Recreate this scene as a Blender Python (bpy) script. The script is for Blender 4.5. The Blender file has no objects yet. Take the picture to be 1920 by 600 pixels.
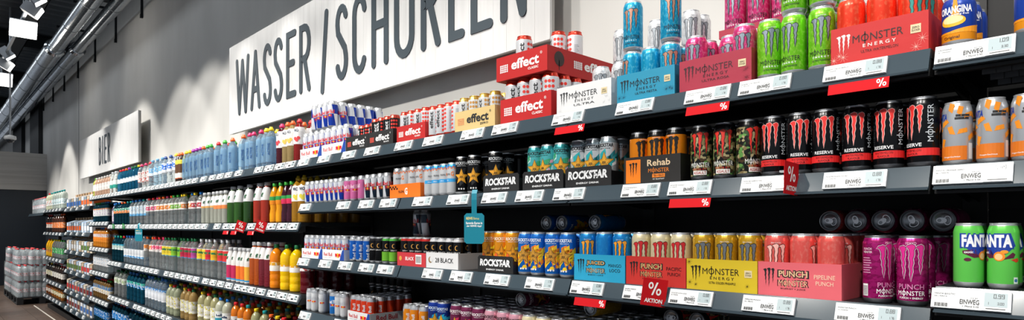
import bpy, bmesh, math, random
from mathutils import Vector
random.seed(7)
S = bpy.context.scene
COL = S.collection
# ---------------------------------------------------------------- camera, world, lights, exposure
F, PX, HY, VX, K = 1150.0, 960.0, 425.0, -148.0, 0.428
VP2 = PX + F * F / (PX - VX)
B = math.atan((VP2 - PX) / F)
D = F / (K * (VP2 - VX)) / math.cos(B)          # camera to shelf front
H = 1.53                                        # eye height
SB, CB = math.sin(B), math.cos(B)
cam = bpy.data.cameras.new('camera'); co = bpy.data.objects.new('camera', cam); COL.objects.link(co)
cam.sensor_width = 36; cam.lens = F / 1920 * 36; cam.shift_y = (HY - 300) / 1920; cam.clip_start = .05
co.location = (0, -D, H); co.rotation_euler = (math.pi / 2, 0, B); S.camera = co
W = bpy.data.worlds.new('world'); S.world = W; W.use_nodes = True
W.node_tree.nodes['Background'].inputs[0].default_value = (.80, .88, 1, 1)
W.node_tree.nodes['Background'].inputs[1].default_value = .29
vs = S.view_settings; vs.view_transform = 'Standard'; vs.look = 'None'; vs.gamma = 1; vs.use_curve_mapping = False
vs.exposure = 0.25
def spot(name, loc, tgt, power, ang, blend, size=.06, col=(1, .96, .9)):
    l = bpy.data.lights.new(name, 'SPOT'); l.energy = power; l.spot_size = math.radians(ang); l.spot_blend = blend
    l.shadow_soft_size = size; l.color = col
    o = bpy.data.objects.new(name, l); COL.objects.link(o); o.location = loc
    o.rotation_euler = (Vector(tgt) - Vector(loc)).to_track_quat('-Z', 'Y').to_euler(); return o
TRY, TRZ = -.55, H + 3.2                        # the lighting track in view
for X in (-17.3, -13.4, -10.8, -8.7, -7.7, -6.7, -5.7, -4.7, -3.7, -2.7, -1.7, -.7, .3, 1.3):
    spot('track_light', (X, TRY, TRZ - .22), (X, .30, H - .2), 170 if X < -9 else (112 if X < -4.2 else 78), 76, .3)
for X in (-19, -16.5, -14, -11.5, -9.2, -7.2, -5.4, -3.7, -2.0, -.4, 1.2):   # second track across the aisle
    spot('aisle_light', (X - .5, -3.3, TRZ), (X, .15, H - (.8 if X < -3 else .7)), 820 if X < -9 else (620 if X < -3 else 430), 58, .7, .1)
ar = bpy.data.lights.new('aisle_strip', 'AREA'); ar.shape = 'RECTANGLE'; ar.size = 34; ar.size_y = .3; ar.energy = 75; ar.color = (.86, .93, 1)
ao = bpy.data.objects.new('aisle_strip', ar); COL.objects.link(ao); ao.location = (-14, -.85, 5.4); ao.rotation_euler = (math.radians(20), 0, 0)   # line of strip lights under the ceiling
# ---------------------------------------------------------------- helpers
def lin(c):
    if isinstance(c, str):
        c = c.lstrip('#'); c = [int(c[i:i + 2], 16) / 255 for i in (0, 2, 4)]
        c = [x / 12.92 if x <= .04045 else ((x + .055) / 1.055) ** 2.4 for x in c]
    return (*c[:3], 1)
MATS = {}
def mat(name, col='#ffffff', rough=.5, metal=0., spec=.5, emit=0, coat=0):
    if name in MATS: return MATS[name]
    m = bpy.data.materials.new(name); m.use_nodes = True; p = m.node_tree.nodes['Principled BSDF']
    p.inputs['Base Color'].default_value = lin(col); p.inputs['Roughness'].default_value = rough
    p.inputs['Metallic'].default_value = metal; p.inputs['Specular IOR Level'].default_value = spec
    if coat: p.inputs['Coat Weight'].default_value = coat; p.inputs['Coat Roughness'].default_value = .08
    if emit: p.inputs['Emission Color'].default_value = lin(col); p.inputs['Emission Strength'].default_value = emit
    MATS[name] = m; return m
def ink(col): return mat('ink_' + col.lstrip('#'), col, .45)
def node(m, t, **kw):
    n = m.node_tree.nodes.new(t)
    for k, v in kw.items(): setattr(n, k, v)
    return n
def link(m, a, b): m.node_tree.links.new(a, b)
def math_(m, op, a, b=None, c=None):
    n = node(m, 'ShaderNodeMath', operation=op)
    for i, x in enumerate((a, b, c)):
        if x is None: continue
        if hasattr(x, 'node'): link(m, x, n.inputs[i])
        else: n.inputs[i].default_value = x
    return n.outputs[0]
def ramp(m, fac, stops, interp='LINEAR'):
    n = node(m, 'ShaderNodeValToRGB'); n.color_ramp.interpolation = interp; e = n.color_ramp.elements
    while len(e) < len(stops): e.new(.5)
    for x, (p, c) in zip(e, stops): x.position = p; x.color = lin(c)
    link(m, fac, n.inputs[0]); return n.outputs[0]
def bsdf(m): return m.node_tree.nodes['Principled BSDF']
def objco(m): return node(m, 'ShaderNodeTexCoord').outputs['Object']
def noisemat(name, c1, c2, scale, rough=.5, metal=0, stretch=(1, 1, 1), bump=0, detail=4, lo=.35, hi=.65, spec=.5):
    if name in MATS: return MATS[name]
    m = mat(name, c1, rough, metal, spec); mp = node(m, 'ShaderNodeMapping'); mp.inputs['Scale'].default_value = stretch
    link(m, objco(m), mp.inputs[0]); n = node(m, 'ShaderNodeTexNoise'); n.inputs['Scale'].default_value = scale
    n.inputs['Detail'].default_value = detail; link(m, mp.outputs[0], n.inputs['Vector'])
    link(m, ramp(m, n.outputs[0], [(lo, c1), (hi, c2)]), bsdf(m).inputs['Base Color'])
    if bump:
        bp = node(m, 'ShaderNodeBump'); bp.inputs['Strength'].default_value = bump; bp.inputs['Distance'].default_value = .01
        link(m, n.outputs[0], bp.inputs['Height']); link(m, bp.outputs[0], bsdf(m).inputs['Normal'])
    return m
def vormat(name, cols, scale, rough=.35, metal=.3, stretch=(1, 1, 1)):
    if name in MATS: return MATS[name]
    m = mat(name, cols[0], rough, metal); mp = node(m, 'ShaderNodeMapping'); mp.inputs['Scale'].default_value = stretch
    link(m, objco(m), mp.inputs[0]); v = node(m, 'ShaderNodeTexVoronoi'); v.inputs['Scale'].default_value = scale
    link(m, mp.outputs[0], v.inputs['Vector']); sp = node(m, 'ShaderNodeSeparateColor'); link(m, v.outputs['Color'], sp.inputs[0])
    link(m, ramp(m, sp.outputs[0], [(i / len(cols), c) for i, c in enumerate(cols)], 'CONSTANT'), bsdf(m).inputs['Base Color']); return m
def zband(name, stops, h, rough=.35, metal=0., blot=None, bscale=60, spec=.5):
    """colour by height over the object's own origin, 0..h, with hard edges; blot = colour of printed blotches"""
    if name in MATS: return MATS[name]
    m = mat(name, stops[0][1], rough, metal, spec); o = objco(m); sp = node(m, 'ShaderNodeSeparateXYZ'); link(m, o, sp.inputs[0])
    c = ramp(m, math_(m, 'DIVIDE', sp.outputs[2], h), stops, 'CONSTANT')
    if blot:
        v = node(m, 'ShaderNodeTexNoise'); v.inputs['Scale'].default_value = bscale; v.inputs['Detail'].default_value = 3; link(m, o, v.inputs['Vector'])
        mx = node(m, 'ShaderNodeMix', data_type='RGBA'); link(m, math_(m, 'GREATER_THAN', v.outputs[0], .56), mx.inputs[0])
        link(m, c, mx.inputs[6]); mx.inputs[7].default_value = lin(blot); c = mx.outputs[2]
    link(m, c, bsdf(m).inputs['Base Color']); return m
def petmat(name, tint, dens=.5, rough=.08, bump=.1):
    if name in MATS: return MATS[name]
    m = mat(name, tint, rough, 0, .6); c = lin(tint); film = 'film' in name or 'juice' in name
    t = node(m, 'ShaderNodeBsdfTransparent') if film else node(m, 'ShaderNodeBsdfGlass')
    t.inputs[0].default_value = (.35 + .65 * c[0], .35 + .65 * c[1], .35 + .65 * c[2], 1) if film else (.2 + .8 * c[0], .2 + .8 * c[1], .2 + .8 * c[2], 1)
    if not film: t.inputs['IOR'].default_value = 1.22; t.inputs['Roughness'].default_value = .02
    nz = node(m, 'ShaderNodeTexNoise'); nz.inputs['Scale'].default_value = 34; nz.inputs['Detail'].default_value = 1; mp = node(m, 'ShaderNodeMapping'); mp.inputs['Scale'].default_value = (1, 1, 2.2); link(m, objco(m), mp.inputs[0]); link(m, mp.outputs[0], nz.inputs['Vector'])
    bp = node(m, 'ShaderNodeBump'); bp.inputs['Strength'].default_value = bump; bp.inputs['Distance'].default_value = .012; link(m, nz.outputs[0], bp.inputs['Height']); link(m, bp.outputs[0], bsdf(m).inputs['Normal'])
    if not film: link(m, bp.outputs[0], t.inputs['Normal'])
    mx = node(m, 'ShaderNodeMixShader'); mx.inputs[0].default_value = dens
    link(m, t.outputs[0], mx.inputs[1]); link(m, bsdf(m).outputs[0], mx.inputs[2])
    link(m, mx.outputs[0], m.node_tree.nodes['Material Output'].inputs[0]); return m
def Xat(px, y=0.):
    r = (px - PX) / F; dy = D + y
    return dy * (r * CB - SB) / (CB + r * SB)
class MB:
    def __init__(s): s.v = []; s.f = []; s.m = []; s.mats = []; s.sm = []
    def mi(s, m):
        if m not in s.mats: s.mats.append(m)
        return s.mats.index(m)
    def add(s, vs, fs, m, smooth=False):
        k = len(s.v); s.v += [tuple(v) for v in vs]; i = s.mi(m)
        for f in fs: s.f.append([k + a for a in f]); s.m.append(i); s.sm.append(smooth)
        return s
    def box(s, x0, x1, y0, y1, z0, z1, m):
        return s.add([(x, y, z) for x in (x0, x1) for y in (y0, y1) for z in (z0, z1)],
                     [(0, 1, 3, 2), (4, 6, 7, 5), (0, 4, 5, 1), (2, 3, 7, 6), (0, 2, 6, 4), (1, 5, 7, 3)], m)
    def lathe(s, prof, m, seg=24, smooth=True, cap=True, mats=None):
        n = len(prof); vs = []
        for r, z in prof:
            for i in range(seg): a = 2 * math.pi * i / seg; vs.append((r * math.sin(a), -r * math.cos(a), z))
        for j in range(n - 1):
            fs = [(j * seg + i, j * seg + (i + 1) % seg, (j + 1) * seg + (i + 1) % seg, (j + 1) * seg + i) for i in range(seg)]
            if j == 0: k = len(s.v); s.v += vs
            mm = s.mi(mats[j] if mats else m)
            for f in fs: s.f.append([k + a for a in f]); s.m.append(mm); s.sm.append(smooth)
        if cap:
            s.f.append([k + i for i in range(seg)][::-1]); s.m.append(s.mi(mats[0] if mats else m)); s.sm.append(False)
            s.f.append([k + (n - 1) * seg + i for i in range(seg)]); s.m.append(s.mi(mats[-1] if mats else m)); s.sm.append(False)
        return s
    def prism(s, pts, a0, a1, m, axis='x'):
        n = len(pts)
        P = {'x': lambda p, a: (a, p[0], p[1]), 'y': lambda p, a: (p[0], a, p[1]), 'z': lambda p, a: (p[0], p[1], a)}[axis]
        return s.add([P(p, a0) for p in pts] + [P(p, a1) for p in pts],
                     [list(range(n)), list(range(n, 2 * n))[::-1]] + [(i, n + i, n + (i + 1) % n, (i + 1) % n) for i in range(n)], m)
    def tube(s, a, b, r, m, seg=20, r2=None):
        a, b = Vector(a), Vector(b); d = (b - a).normalized(); u = d.orthogonal().normalized(); w = d.cross(u); r2 = r2 or r
        vs = [p + (u * math.cos(t) + w * math.sin(t)) * q for p, q in ((a, r), (b, r2)) for t in [2 * math.pi * i / seg for i in range(seg)]]
        s.add(vs, [(i, (i + 1) % seg, seg + (i + 1) % seg, seg + i) for i in range(seg)], m, True)
        return s.add(vs, [list(range(seg))[::-1], list(range(seg, 2 * seg))], m)
    def mesh(s, name, fix=True):
        me = bpy.data.meshes.new(name); me.from_pydata(s.v, [], s.f)
        for m in s.mats: me.materials.append(m)
        me.polygons.foreach_set('material_index', s.m); me.polygons.foreach_set('use_smooth', s.sm)
        if fix:
            bm = bmesh.new(); bm.from_mesh(me); bmesh.ops.recalc_face_normals(bm, faces=bm.faces); bm.to_mesh(me); bm.free()
        me.update(); return me
def ob(name, me, parent=None, loc=(0, 0, 0), rz=0, rot=None, mats=None):
    o = bpy.data.objects.new(name, me); COL.objects.link(o); o.location = loc; o.rotation_euler = rot or (0, 0, rz)
    if parent: o.parent = parent
    if mats:
        for sl, m in zip(o.material_slots, mats):
            if m: sl.link = 'OBJECT'; sl.material = m
    return o
def tag(o, label, cat, group=None):
    o['label'] = label; o['category'] = cat
    if group: o['group'] = group
    return o
def struct(o): o['kind'] = 'structure'; return o
def empty(name, loc=(0, 0, 0), rz=0): return ob(name, None, None, loc, rz)
# ---------------------------------------------------------------- flat print: text, polygons -> (verts, faces) in metres
_T = {}
def text(s, h, w=None, bold=0.0, shear=0.0, cx=0, cy=0, rot=0, mirror=False):
    if 'M' in s: bold = 0
    key = (s, bold)
    if key not in _T:
        c = bpy.data.curves.new('t', 'FONT'); c.body = s; c.size = 1; c.resolution_u = 2; c.offset = bold; c.align_x = 'CENTER'
        o = bpy.data.objects.new('t', c)
        me = bpy.data.meshes.new_from_object(o)
        vs = [(v.co.x, v.co.y) for v in me.vertices]; fs = [list(p.vertices) for p in me.polygons]
        bpy.data.objects.remove(o); bpy.data.curves.remove(c); bpy.data.meshes.remove(me)
        _T[key] = (vs, fs)
    vs, fs = _T[key]
    x0, x1 = min(v[0] for v in vs), max(v[0] for v in vs); y0, y1 = min(v[1] for v in vs), max(v[1] for v in vs)
    k = h / (y1 - y0); kx = w / (x1 - x0) if w else k; mx = (x0 + x1) / 2; my = (y0 + y1) / 2
    out = []
    for x, y in vs:
        yy = (y - my) * k; xx = (x - mx) * kx * (-1 if mirror else 1) + yy * shear; out.append((xx, yy))
    return place((out, fs), cx, cy, rot)
def place(g, cx=0, cy=0, rot=0, sx=1, sy=None):
    sy = sx if sy is None else sy; c, s = math.cos(rot), math.sin(rot)
    return ([(cx + x * sx * c - y * sy * s, cy + x * sx * s + y * sy * c) for x, y in g[0]], g[1])
def join(*gs):
    v, f = [], []
    for g in gs: k = len(v); v = v + list(g[0]); f = f + [[k + a for a in p] for p in g[1]]
    return (v, f)
def poly(*ps):
    return join(*[(list(p), [list(range(len(p)))]) for p in ps])
def rect(x0, x1, y0, y1): return poly([(x0, y0), (x1, y0), (x1, y1), (x0, y1)])
def circ(cx, cy, r, n=12, ry=None): return poly([(cx + r * math.cos(2 * math.pi * i / n), cy + (ry or r) * math.sin(2 * math.pi * i / n)) for i in range(n)])
def dots(nx, ny, dx, dy, r, cx, cy): return join(*[circ(cx + (i - (nx - 1) / 2) * dx, cy + (j - (ny - 1) / 2) * dy, r, 10) for i in range(nx) for j in range(ny)])
def grow(p, e):
    n = len(p); out = []; A = sum(p[i][0] * p[(i + 1) % n][1] - p[(i + 1) % n][0] * p[i][1] for i in range(n)); sg = 1 if A > 0 else -1
    for i in range(n):
        a, b, c = Vector(p[i - 1]), Vector(p[i]), Vector(p[(i + 1) % n])
        d = ((b - a).normalized() + (c - b).normalized())
        d = d.normalized() if d.length > 1e-6 else (b - a).normalized()
        out.append((b.x + d.y * e * sg, b.y - d.x * e * sg))
    return out
def claw_pts(w, h):
    out = []
    for ax, tx, sw, yt, yb, dr in ((0, .20, .165, .955, .06, .05), (.32, .52, .19, 1.0, 0.0, -.02), (.67, .85, .175, .985, .20, -.01)):
        P = [(ax, yt - .085), (ax + .07, yt - .03), (tx - sw * .45, yt - .025), (tx + sw * .1, yt), (tx + sw * .62, yt - .035), (tx + sw * .7, yt - .1)]
        js = (.0, .025, -.02, .02, -.015, .02, -.01)
        n = 7
        for i in range(n): t = i / n; P.append((tx + sw * (.42 * (1 - t) ** .8) + dr * t + js[i] * .8, yt - .16 - (yt - .16 - yb) * t * .97))
        P.append((tx + dr, yb))
        for i in range(n - 1, -1, -1): t = i / n; P.append((tx - sw * (.42 * (1 - t) ** .8) + dr * t + js[i] * .8, yt - .15 - (yt - .15 - yb) * t * .93))
        P.append((ax + .07, yt - .085))
        out.append([((x - .5) * w, y * h) for x, y in P])
    return out
def claw(w, h, cx=0, cy=0, e=0):
    return place(poly(*[grow(p, e) if e else p for p in claw_pts(w, h)]), cx, cy)
def star_pts(R, r, cx=0, cy=0, rot=math.pi / 2, n=5):
    return [(cx + (R if i % 2 == 0 else r) * math.cos(rot + math.pi * i / n), cy + (R if i % 2 == 0 else r) * math.sin(rot + math.pi * i / n)) for i in range(2 * n)]
def monster(h, w, cx, cy, rot=0):
    o = place(rect(-w * .012, w * .012, -h * .8, h * .8), -w * .247)
    return place(join(text('MONSTER', h, w, .012), o), cx, cy, rot)
SEG = {'0': 'abcdef', '1': 'bc', '2': 'abged', '3': 'abgcd', '4': 'fgbc', '5': 'afgcd', '6': 'afgedc', '7': 'abc', '8': 'abcdefg', '9': 'abcdfg'}
def seg7(s, h, cx, cy):
    w = h * .5; t = h * .11; parts = []; x = 0
    for ch in s:
        if ch == '.': parts.append(rect(x - t * .2, x + t * 1.1, 0, t)); x += t * 1.8; continue
        R = {'a': (0, w, h - t, h), 'd': (0, w, 0, t), 'g': (0, w, h / 2 - t / 2, h / 2 + t / 2), 'f': (0, t, h / 2, h), 'b': (w - t, w, h / 2, h), 'e': (0, t, 0, h / 2), 'c': (w - t, w, 0, h / 2)}
        for q in SEG[ch]: a = R[q]; parts.append(rect(x + a[0], x + a[1], a[2], a[3]))
        x += w + t * 1.2
    return place(join(*parts), cx - x / 2, cy - h / 2)
def percent(h, cx, cy):
    def ring(x, y, a, b, n=12):
        o = [(x + a * math.cos(2 * math.pi * i / n), y + b * math.sin(2 * math.pi * i / n)) for i in range(n)]; q = [(x + a * .45 * math.cos(2 * math.pi * i / n), y + b * .5 * math.sin(2 * math.pi * i / n)) for i in range(n)]
        return (o + q, [[i, (i + 1) % n, n + (i + 1) % n, n + i] for i in range(n)])
    return place(join(ring(-.32, .22, .2, .27), ring(.32, -.22, .2, .27), poly([(-.22, -.5), (-.08, -.5), (.22, .5), (.08, .5)])), cx, cy, 0, h)
def flat(name, items, tilt=0, y0=-.0006):
    """items: (mat, geom, layer); local x right, z up, facing -y"""
    mb = MB(); st, ct = math.sin(tilt), math.cos(tilt)
    for m, g, L in items:
        off = y0 - .0003 * L
        mb.add([(x, off * ct + z * st, z * ct - off * st) for x, z in g[0]], [f[::-1] if False else f for f in g[1]], m)
    me = mb.mesh(name, False); return me
def wrap(name, items, R, y0=.0004, zr=None):
    """items wrapped round a vertical cylinder of radius R, u=0 facing -y"""
    mb = MB()
    for m, g, L in items:
        bm = bmesh.new()
        vs = [bm.verts.new((x, z, 0)) for x, z in g[0]]
        for f in g[1]:
            try: bm.faces.new([vs[i] for i in f])
            except ValueError: pass
        xs = [v.co.x for v in bm.verts]; x0, x1 = min(xs), max(xs); st = R * .24; x = math.ceil(x0 / st) * st
        if x1 - x0 > st:
            while x < x1:
                bmesh.ops.bisect_plane(bm, geom=bm.verts[:] + bm.edges[:] + bm.faces[:], plane_co=(x, 0, 0), plane_no=(1, 0, 0)); x += st
        bm.verts.index_update()
        out = []
        for v in bm.verts:
            rr = (zr(v.co.y) if zr else R) + y0 + .00013 * L; t = v.co.x / R
            out.append((rr * math.sin(t), -rr * math.cos(t), v.co.y))
        mb.add(out, [[v.index for v in f.verts] for f in bm.faces], m); bm.free()
    return mb.mesh(name, False)
def belt(R, z0, z1): return rect(-math.pi * R, math.pi * R, z0, z1)
# ---------------------------------------------------------------- common materials
ALU = mat('aluminium', '#d9dce0', .3, .7); ALUD = mat('aluminium_dark', '#8d9095', .35, .9)
BLACKP = mat('black_plastic', '#0b0c0e', .5); SHELFM = mat('shelf_steel', '#25282b', .42, .2)
SHELFD = mat('shelf_dark', '#0d0e10', .55); RAIL = mat('rail_plastic', '#39454d', .16, 0, .6)
BACKM = mat('back_panel_steel', '#0c0d0f', .6, .1); CARDK = mat('cardboard_raw', '#a98a68', .8)
WHITE = mat('white_plastic', '#d2d5d7', .45); DARKI = ink('#16181b')
# ---------------------------------------------------------------- the setting
WY = .77
wallm = noisemat('wall_plaster', '#c9c8c4', '#d6d5d1', 1.3, .8, 0, (1, 1, .35), .05)
o = ob('wall_back', MB().box(-45, 4.5, WY, WY + .2, 0, 6, wallm).mesh('wall')); struct(o)
for px in (62.5, 148):       # joints between the wall panels
    X = Xat(px, WY); struct(ob('trim_1', MB().box(X - .012, X + .012, WY - .004, WY, 0, 6, mat('joint', '#77777a', .8)).mesh('joint')))
for i, (a, b) in enumerate(((24, 40), (56, 72))):
    struct(ob('trim_%d' % (i + 2), MB().box(Xat(a, WY - .1), Xat(b, WY - .1), WY - .1, WY, 0, 6, mat('dark_column', '#15181b', .6)).mesh('column')))
PXW = -20.7
struct(ob('trim_6', MB().box(PXW, Xat(83) + .25, WY - .025, WY - .001, 0, 2.0, mat('navy_panel', '#222a33', .45)).mesh('dado')))
bandm = noisemat('pale_wood', '#b9b6b0', '#c9c6c1', 2.2, .6, 0, (1, .25, 9), 0, 3)
navy = mat('navy_panel', '#222a33', .45)
pw = struct(ob('wall_left', MB().box(PXW - .2, PXW, -9, WY - .001, 0, 2.5, navy).mesh('wall_low')))
for i in range(5):
    y1 = WY - .001 - i * 2.0
    ob('wood_panel', MB().box(PXW - .2, PXW + .02, y1 - 1.992, y1, 2.504, 3.49, bandm).mesh('panel'), pw)
floorm = mat('grout', '#3b332e', .8); tilem = noisemat('floor_tile', '#4a3d35', '#5a4b42', 2, .35, 0, (1, 1, 1), .02)
fl = struct(ob('floor', MB().box(-45, 6, -9, WY, -.1, -.004, floorm).mesh('floor')))
tile = MB().box(.004, .796, .004, .396, -.003, 0, tilem).mesh('tile')
for i in range(17):
    for j in range(13):
        ob('tile', tile, fl, (-8.6 - .8 * (i + 1) - (.4 if j % 2 else 0), -4.7 + .4 * j, 0))
big = MB().box(-8.6, 6, -9, WY, -.0035, 0, tilem).box(-45, -22.6, -9, WY, -.0035, 0, tilem).box(-22.6, -8.6, -9, -4.71, -.0035, 0, tilem).mesh('floor_rest')
ob('floor_covering', big, fl)
struct(ob('trim_4', MB().box(-15, 2, -.115, -.095, 0, .004, mat('floor_line', '#b9b4aa', .6)).mesh('line')))
# ceiling: trapezoid sheet running across the aisle, with beams
CZ = 5.75; pts = []; x = -40.
while x < 3: pts += [(x, CZ), (x + .12, CZ), (x + .17, CZ + .11), (x + .29, CZ + .11)]; x += .34
cm = mat('ceiling_sheet', '#6a7076', .5, .3); v = [(a, -9, z) for a, z in pts] + [(a, WY, z) for a, z in pts]; n = len(pts)
struct(ob('ceiling', MB().add(v, [(i, i + 1, n + i + 1, n + i) for i in range(n - 1)], cm).mesh('ceiling', False)))
stl = mat('beam_steel', '#23272b', .5, .5)
for X in (-26, -21.5, -17, -12.5, -8, -3.5):
    struct(ob('trim_5', MB().box(X - .09, X + .09, -9, WY - .01, CZ - .32, CZ - .29, stl).box(X - .012, X + .012, -9, WY - .01, CZ - .29, CZ - .03, stl).box(X - .09, X + .09, -9, WY - .01, CZ - .03, CZ - .001, stl).mesh('beam')))
for y, zz, c in ((-.25, CZ - .45, '#1d2023'), (-2.1, CZ - .42, '#16181b'), (-1.5, CZ - .45, '#6a4426')):
    t = ob('cable_tray', MB().box(-34, 2.5, y - .12, y + .12, zz, zz + .012, mat('tray' + c, c, .6)).box(-34, 2.5, y - .12, y - .105, zz, zz + .07, mat('tray' + c)).box(-34, 2.5, y + .105, y + .12, zz, zz + .07, mat('tray' + c)).mesh('cable_tray'))
    tag(t, {'#1d2023': 'dark steel cable tray under the ceiling beside the silver ducts', '#16181b': 'black cable tray under the ceiling in the middle', '#6a4426': 'rust brown cable tray under the ceiling above the spotlights'}[c], 'cable tray')
# insulated ducts
foil = noisemat('foil_insulation', '#b4bcc2', '#d5dbe0', 18, .15, .95, (1, 1, 1), .15, 5)
foild = mat('duct_tape_band', '#7d8488', .4, .8)
for y, hh, r1, r2, pc, desc in ((.134, 3.36, .125, .165, 104, 'silver foil wrapped duct further from the wall'), (.45, 3.36, .098, .135, 146, 'silver foil wrapped duct nearest the wall')):
    z = H + hh; xc = Xat(pc, y); root = empty('ventilation_duct', (0, y, z)); tag(root, desc, 'duct', 'ceiling ducts')
    ob('duct_section', MB().tube((3.5, 0, 0), (xc, 0, 0), r1, foil, 28).mesh('duct'), root)
    ob('duct_section', MB().tube((xc - .03, 0, 0), (-38, 0, 0), r2, foil, 28).mesh('duct'), root)
    ob('collar', MB().tube((xc + .05, 0, 0), (xc - .03, 0, 0), r1 * 1.12, foil, 28, r2 * 1.03).mesh('collar'), root)
    k = 0; X = 2.6
    while X > -34:
        r = r1 if X > xc + .1 else r2
        if abs(X - xc) > .25: ob('joint_band', MB().tube((X, 0, 0), (X - .035, 0, 0), r * 1.018, foild, 28).mesh('band'), root)
        X -= 1.5
br = MB().box(-.018, .018, -.03, 0, H + 3.2, H + 3.78, stl).box(-.018, .018, -.62, 0, H + 3.745, H + 3.78, stl).box(-.03, .03, -.036, -.03, H + 3.2, H + 3.26, stl).mesh('bracket')
XB = [Xat(p, WY) for p in (268, 219, 180, 148, 122, 101, 83)]
ords = ['first', 'second', 'third', 'fourth', 'fifth', 'sixth', 'seventh', 'eighth', 'ninth', 'tenth', 'eleventh', 'twelfth', 'thirteenth', 'fourteenth', 'fifteenth', 'sixteenth', 'seventeenth', 'eighteenth', 'nineteenth', 'twentieth'] + ['%dth' % i if i % 10 not in (1, 2, 3) else '%d%s' % (i, {1: 'st', 2: 'nd', 3: 'rd'}[i % 10]) for i in range(21, 200)]
for i, X in enumerate(XB):
    tag(ob('pipe_bracket', br, None, (X, WY - .0005, 0)), 'dark steel duct bracket on the wall, %s from the right' % ords[i], 'bracket', 'duct brackets along the wall')
# ---------------------------------------------------------------- lighting track with heads
trk = empty('lighting_track', (0, TRY, TRZ)); tag(trk, 'grey lighting track hanging under the dark ceiling', 'track')
lg = mat('lamp_grey', '#a9aeb4', .45, .2)
ob('rail', MB().box(-30, 2, -.02, .02, 0, .035, lg).mesh('rail'), trk)
for X in range(-28, 2, 4): ob('hanger', MB().tube((X, 0, .03), (X, 0, CZ - TRZ), .006, lg, 6).mesh('rod'), trk)
lens = mat('lamp_lens', '#fff8ee', .3, 0, .5, 14)
def head(X, dz, ry, rz, label, big=False):
    r = empty('track_spotlight' if not big else 'flood_lamp', (X, TRY, TRZ)); tag(r, label, 'lamp', 'lamps on the track')
    ob('bracket', MB().box(-.075 if big else -.015, -.05 if big else .015, -.015, .015, dz, 0, lg).mesh('stem'), r)
    q = (0, ry, rz)
    if big:
        hd = ob('housing', MB().box(-.05, -.012, -.17, .17, -.135, .135, lg).mesh('housing'), r, (0, 0, dz), rot=q)
        ob('diffuser', MB().box(-.012, 0, -.16, .16, -.125, .125, lens).mesh('diffuser'), hd)
    else:
        hd = ob('housing', MB().prism([(-.10, -.075), (.10, -.085), (.10, .085), (-.10, .065)], -.085, .085, lg, 'y').mesh('housing'), r, (0, 0, dz), rot=q)
        ob('lens', MB().box(.10, .104, -.075, .075, -.075, .075, lens).mesh('lens'), hd)
head(Xat(44, TRY), -.17, math.radians(28), 0, 'large square flood lamp glowing white under the track', True)
head(Xat(66, TRY), -.02, math.radians(50), math.radians(80), 'grey spotlight head above the large glowing flood lamp, upper one')
head(Xat(60, TRY), -.12, math.radians(30), math.radians(74), 'grey spotlight head just above the large glowing flood lamp')
head(Xat(12, TRY), .0, math.radians(50), math.radians(80), 'small far spotlight head above the far flood lamp, upper one')
head(Xat(10, TRY), -.17, math.radians(30), math.radians(74), 'small far spotlight head just above the far flood lamp')
head(Xat(3, TRY), -.33, math.radians(28), 0, 'far square flood lamp glowing at the left edge', True)
cy_ = -.45; cxm = Xat(19, cy_); s_ = K * D / (D + cy_) * (19 - VX)
sc = empty('security_camera', (cxm, cy_, H + (HY - 262) / s_)); tag(sc, 'white dome security camera hanging from a ceiling pole', 'camera')
ob('pole', MB().tube((0, 0, .06), (0, 0, CZ - sc.location.z), .016, lg, 10).mesh('pole'), sc)
ob('housing', MB().lathe([(.03, .09), (.09, .07), (.10, .02), (.085, .0)], WHITE, 18).mesh('housing'), sc)
ob('dome', MB().lathe([(.02, -.06), (.055, -.04), (.07, -.0), (.07, .005)], mat('smoked_dome', '#30343a', .1), 18).mesh('dome'), sc)
# ---------------------------------------------------------------- wall signs with stroke letters
def strokes(ch):
    A = lambda cx, cy, r, a0, a1, ry=None, n=9: [(cx + r * math.cos(math.radians(a0 + (a1 - a0) * i / n)), cy + (ry or r) * math.sin(math.radians(a0 + (a1 - a0) * i / n))) for i in range(n + 1)]
    return {'W': [[(0, 1), (.22, 0)], [(.22, 0), (.5, .96)], [(.5, .96), (.78, 0)], [(.78, 0), (1, 1)]], 'A': [[(0, 0), (.5, 1)], [(.5, 1), (1, 0)], [(.2, .33), (.8, .33)]],
            'S': [A(.5, .78, .5, 25, 180, .22) + [(.08, .64), (.86, .40)] + A(.5, .22, .5, 20, -160, .22)],
            'E': [[(1, 1), (0, 1), (0, 0), (1, 0)], [(0, .52), (.8, .52)]], 'R': [[(0, 0), (0, 1), (.45, 1)] + A(.45, .75, .55, 90, -90, .25) + [(0, .5)], [(.45, .5), (1, 0)]],
            '/': [[(0, -.12), (1, 1.05)]], 'C': [A(.5, .78, .5, 15, 180, .22) + [(0, .22)] + A(.5, .22, .5, 180, 335, .22)],
            'H': [[(0, 0), (0, 1)], [(1, 0), (1, 1)], [(0, .52), (1, .52)]], 'O': [A(.5, .78, .5, 0, 180, .22) + A(.5, .22, .5, 180, 360, .22) + [(1, .78)]],
            'L': [[(0, 1), (0, 0), (1, 0)]], 'N': [[(0, 0), (0, 1)], [(0, 1), (1, 0)], [(1, 0), (1, 1)]], 'I': [[(.5, 0), (.5, 1)]],
            'B': [[(0, 0), (0, 1), (.4, 1)] + A(.4, .77, .5, 90, -90, .23) + [(0, .54)], [(.4, .54)] + A(.4, .27, .6, 90, -90, .27) + [(0, 0)]]}[ch]
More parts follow.
